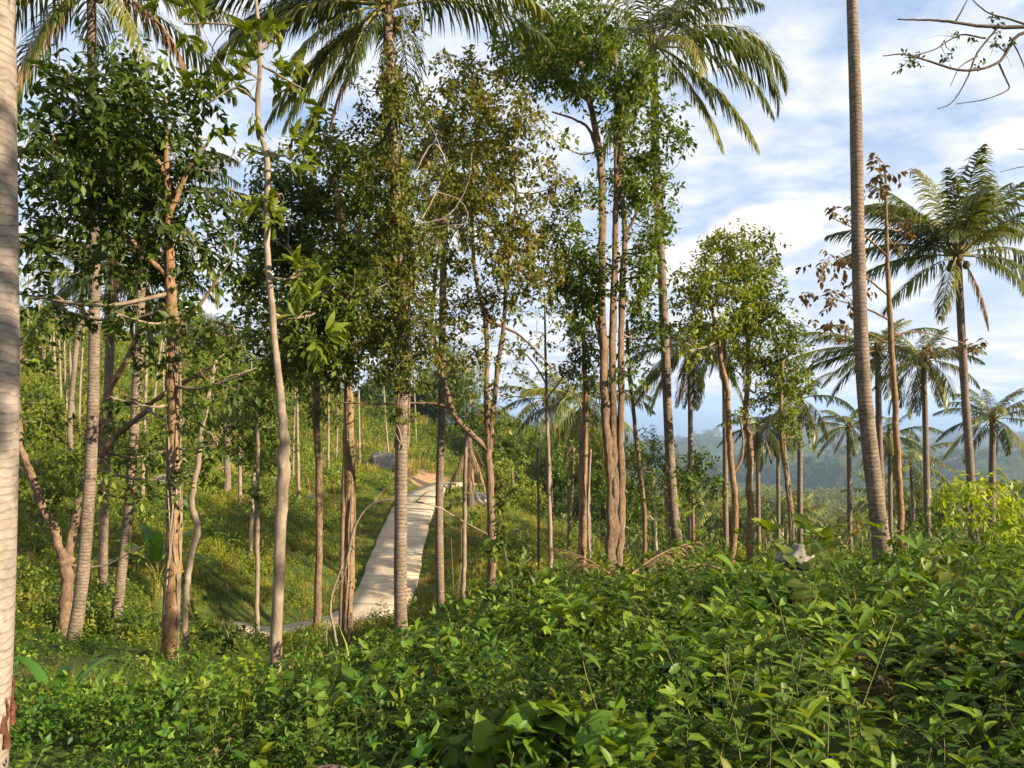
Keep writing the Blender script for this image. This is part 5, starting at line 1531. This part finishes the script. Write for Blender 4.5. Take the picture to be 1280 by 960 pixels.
def shaggy_stump():
    rng = np.random.default_rng(77)
    d = 48
    path = px_path([(588, 660), (587, 600), (586, 548)], d, True)
    base = np.array([path[0][0], path[0][1], Hs(path[0][0], path[0][1])])
    root = thing('dead_palm', 'shaggy dead palm with a skirt of hanging brown fronds beside the road bend', 'palm tree', base)
    mb = MB()
    tube(mb, smooth_path(path, 14), np.linspace(.28, .2, 14), 8, lump=.1, rng=rng)
    mb.obj('trunk', M['barkdark'], root, base)
    for i in range(12):
        f = frond(rng.uniform(0, 6.28), rng.uniform(-1.35, -.8), rng.uniform(2.0, 3.4), .3, np.zeros(3), rng, 26, True, lw=.07, hang=1.0)
        o = f.obj('frond', [M['fronddry'], M['rachisdry']], root, (0, 0, 0))
        o.location = tuple(path[-1] - base - [0, 0, rng.uniform(0, .8)])


shaggy_stump()


def climber():
    rng = np.random.default_rng(88)
    d = 13.5
    k = d / F
    trunk = smooth_path(px_path([(501, 560), (502, 521), (504, 404), (497, 290), (489, 130), (486, 80)], d), 60)
    base = trunk[0]
    root = thing('climbing_plant', 'yellowish leafy climber clothing the upper trunk of the tall palm by the path', 'climbing plant', base)
    st, tw, lv = MB(), MB(), MB()
    for i in range(7):
        an = rng.uniform(0, 6.28) + np.cumsum(rng.normal(0, .15, 60))
        tube(st, trunk + np.stack([np.cos(an), np.sin(an), np.zeros(60)], 1) * .13, .014, 4, rng=rng)
    bl = []
    for (px, py, rx, ry, de) in [(492, 110, 34, 34, .7), (480, 185, 34, 46, .8), (505, 250, 32, 40, .8), (496, 320, 40, 44, 1), (515, 370, 32, 36, .8), (485, 405, 40, 40, .9), (505, 455, 36, 36, .9), (475, 470, 30, 26, .8), (530, 440, 26, 30, .6), (460, 150, 28, 30, .7), (450, 110, 18, 24, .5),
                                 (515, 30, 26, 34, .5), (525, 140, 24, 30, .4), (500, 510, 28, 28, .6), (530, 300, 28, 30, .6), (455, 290, 26, 36, .6), (490, 220, 40, 40, 1), (500, 280, 40, 40, 1), (470, 350, 36, 44, 1), (520, 400, 34, 36, 1), (470, 420, 36, 36, 1), (495, 150, 36, 36, .8), (515, 320, 34, 36, 1), (490, 460, 36, 34, .8), (492, 130, 20, 40, .9), (494, 200, 20, 40, .9), (497, 270, 20, 40, .9), (500, 340, 20, 40, .9), (488, 80, 24, 26, .7)]:
        bl.append((P(px, py, d - .12 + rng.normal(0, .25)), np.array([rx * k, max(rx, ry) * k * .9, ry * k]), de))
    crown_of(rng, bl, trunk, np.full(60, .02), .105, 8, 'oval4', lv, tw, 1.15 * 3.6 / (.3 * .105 ** 2 * 8), .4, bark_r=.015)
    st.obj('stem', M['twig'], root, base)
    tw.obj('twigs', M['twig'], root, base)
    lv.obj('leaves', M['olive'], root, base)


climber()


# thin pale trees that stand about on the hillside: two built, then copied
def thin_tree(seed, h, cr):
    rng = np.random.default_rng(seed)
    root = thing('thin_tree', 'thin pale-stemmed tree scattered on the sunlit hillside', 'tree', (0, 0, 0), 'thin pale trees scattered on the hillside')
    mb, tw, lv = MB(), MB(), MB()
    p = smooth_path([[0, 0, -.4], [rng.normal(0, .1), 0, h * .4], [rng.normal(0, .25), rng.normal(0, .2), h]], 16)
    tube(mb, p, np.linspace(.10, .045, 16), 7, lump=.05, rng=rng)
    bl = [(p[-1] + rng.normal(0, .6, 3) * [1, 1, .7], np.array([.8, .8, .7]) * rng.uniform(.7, 1.2), 1.0) for _ in range(cr)]
    crown_of(rng, bl, p[10:], np.linspace(.06, .045, 6), .22, 8, 'oval4', lv, tw, 1.15 * .75 / (.3 * .22 ** 2 * 8), .3, bark_r=.03)
    mb.obj('trunk', M['barkpale'], root)
    tw.obj('twigs', M['twig'], root)
    lv.obj('crown', M['mid' if seed % 2 else 'olive'], root)
    return root


protos = [thin_tree(901, 8.5, 4), thin_tree(902, 7.2, 3)]
spots = [(63, 442, 64), (69, 470, 58), (78, 452, 68), (84, 505, 50), (92, 508, 50), (99, 510, 49), (76, 520, 52), (366, 592, 50), (374, 626, 43), (352, 560, 56), (450, 560, 60), (487, 556, 66), (178, 636, 36), (312, 688, 33),
         (300, 640, 40), (420, 560, 60), (135, 480, 60), (190, 510, 54), (205, 480, 62), (160, 470, 66), (275, 560, 56), (410, 590, 52), (520, 560, 76), (45, 430, 70), (34, 440, 62)]
rng = np.random.default_rng(12)
for i, (px, py, d) in enumerate(spots):
    if i < 2:
        o = protos[i]
    else:
        src = protos[i % 2]
        o = src.copy()
        COL.objects.link(o)
        for ch in src.children:
            c = ch.copy()
            COL.objects.link(c)
            c.parent = o
    x = (px - 640) / F * d
    o.location = (x, d, Hs(x, d))
    o.rotation_euler = (rng.normal(0, .05), rng.normal(0, .05), rng.uniform(0, 6.28))
    sc_ = rng.uniform(.8, 1.15)
    o.scale = (sc_, sc_, sc_ * rng.uniform(.9, 1.2))


# unseen trees added behind the viewer and past the edge to dapple near weeds
def shade_tree(label, x, y, h, r, seed):
    rng = np.random.default_rng(seed)
    g = Hs(x, y)
    base = np.array([x, y, g])
    root = thing('broad_tree', label, 'tree', base)
    mb, tw, lv = MB(), MB(), MB()
    p = smooth_path([base - [0, 0, .3], base + [.1, 0, h * .5], base + [0, .2, h]], 18)
    tube(mb, p, np.linspace(.16, .06, 18), 9, lump=.06, rng=rng)
    bl = [(p[-1] + rng.normal(0, .75, 3) * r * [1, 1, .7], np.array([.62, .62, .5]) * r * rng.uniform(.7, 1.1), 1.0) for _ in range(7)]
    crown_of(rng, bl, p[9:], np.linspace(.1, .06, 9), .20, 8, 'oval4', lv, tw, 1.15 * .75 / (.3 * .2 ** 2 * 8), .3, bark_r=.04)
    mb.obj('trunk', M['bark'], root, base)
    tw.obj('twigs', M['twig'], root, base)
    lv.obj('crown', M['mid'], root, base)


shade_tree('unseen tree added behind the viewer to shade the lowest weeds', 6.5, -1.6, 6.0, 1.5, 951)
shade_tree('second unseen tree added behind the viewer to shade weeds by the torn trunk', 2.5, -3.2, 6.2, 1.4, 952)
shade_tree('unseen tree added beyond the right edge to shade the slope under the creeper', 12.5, 2.2, 6.2, 1.3, 953)
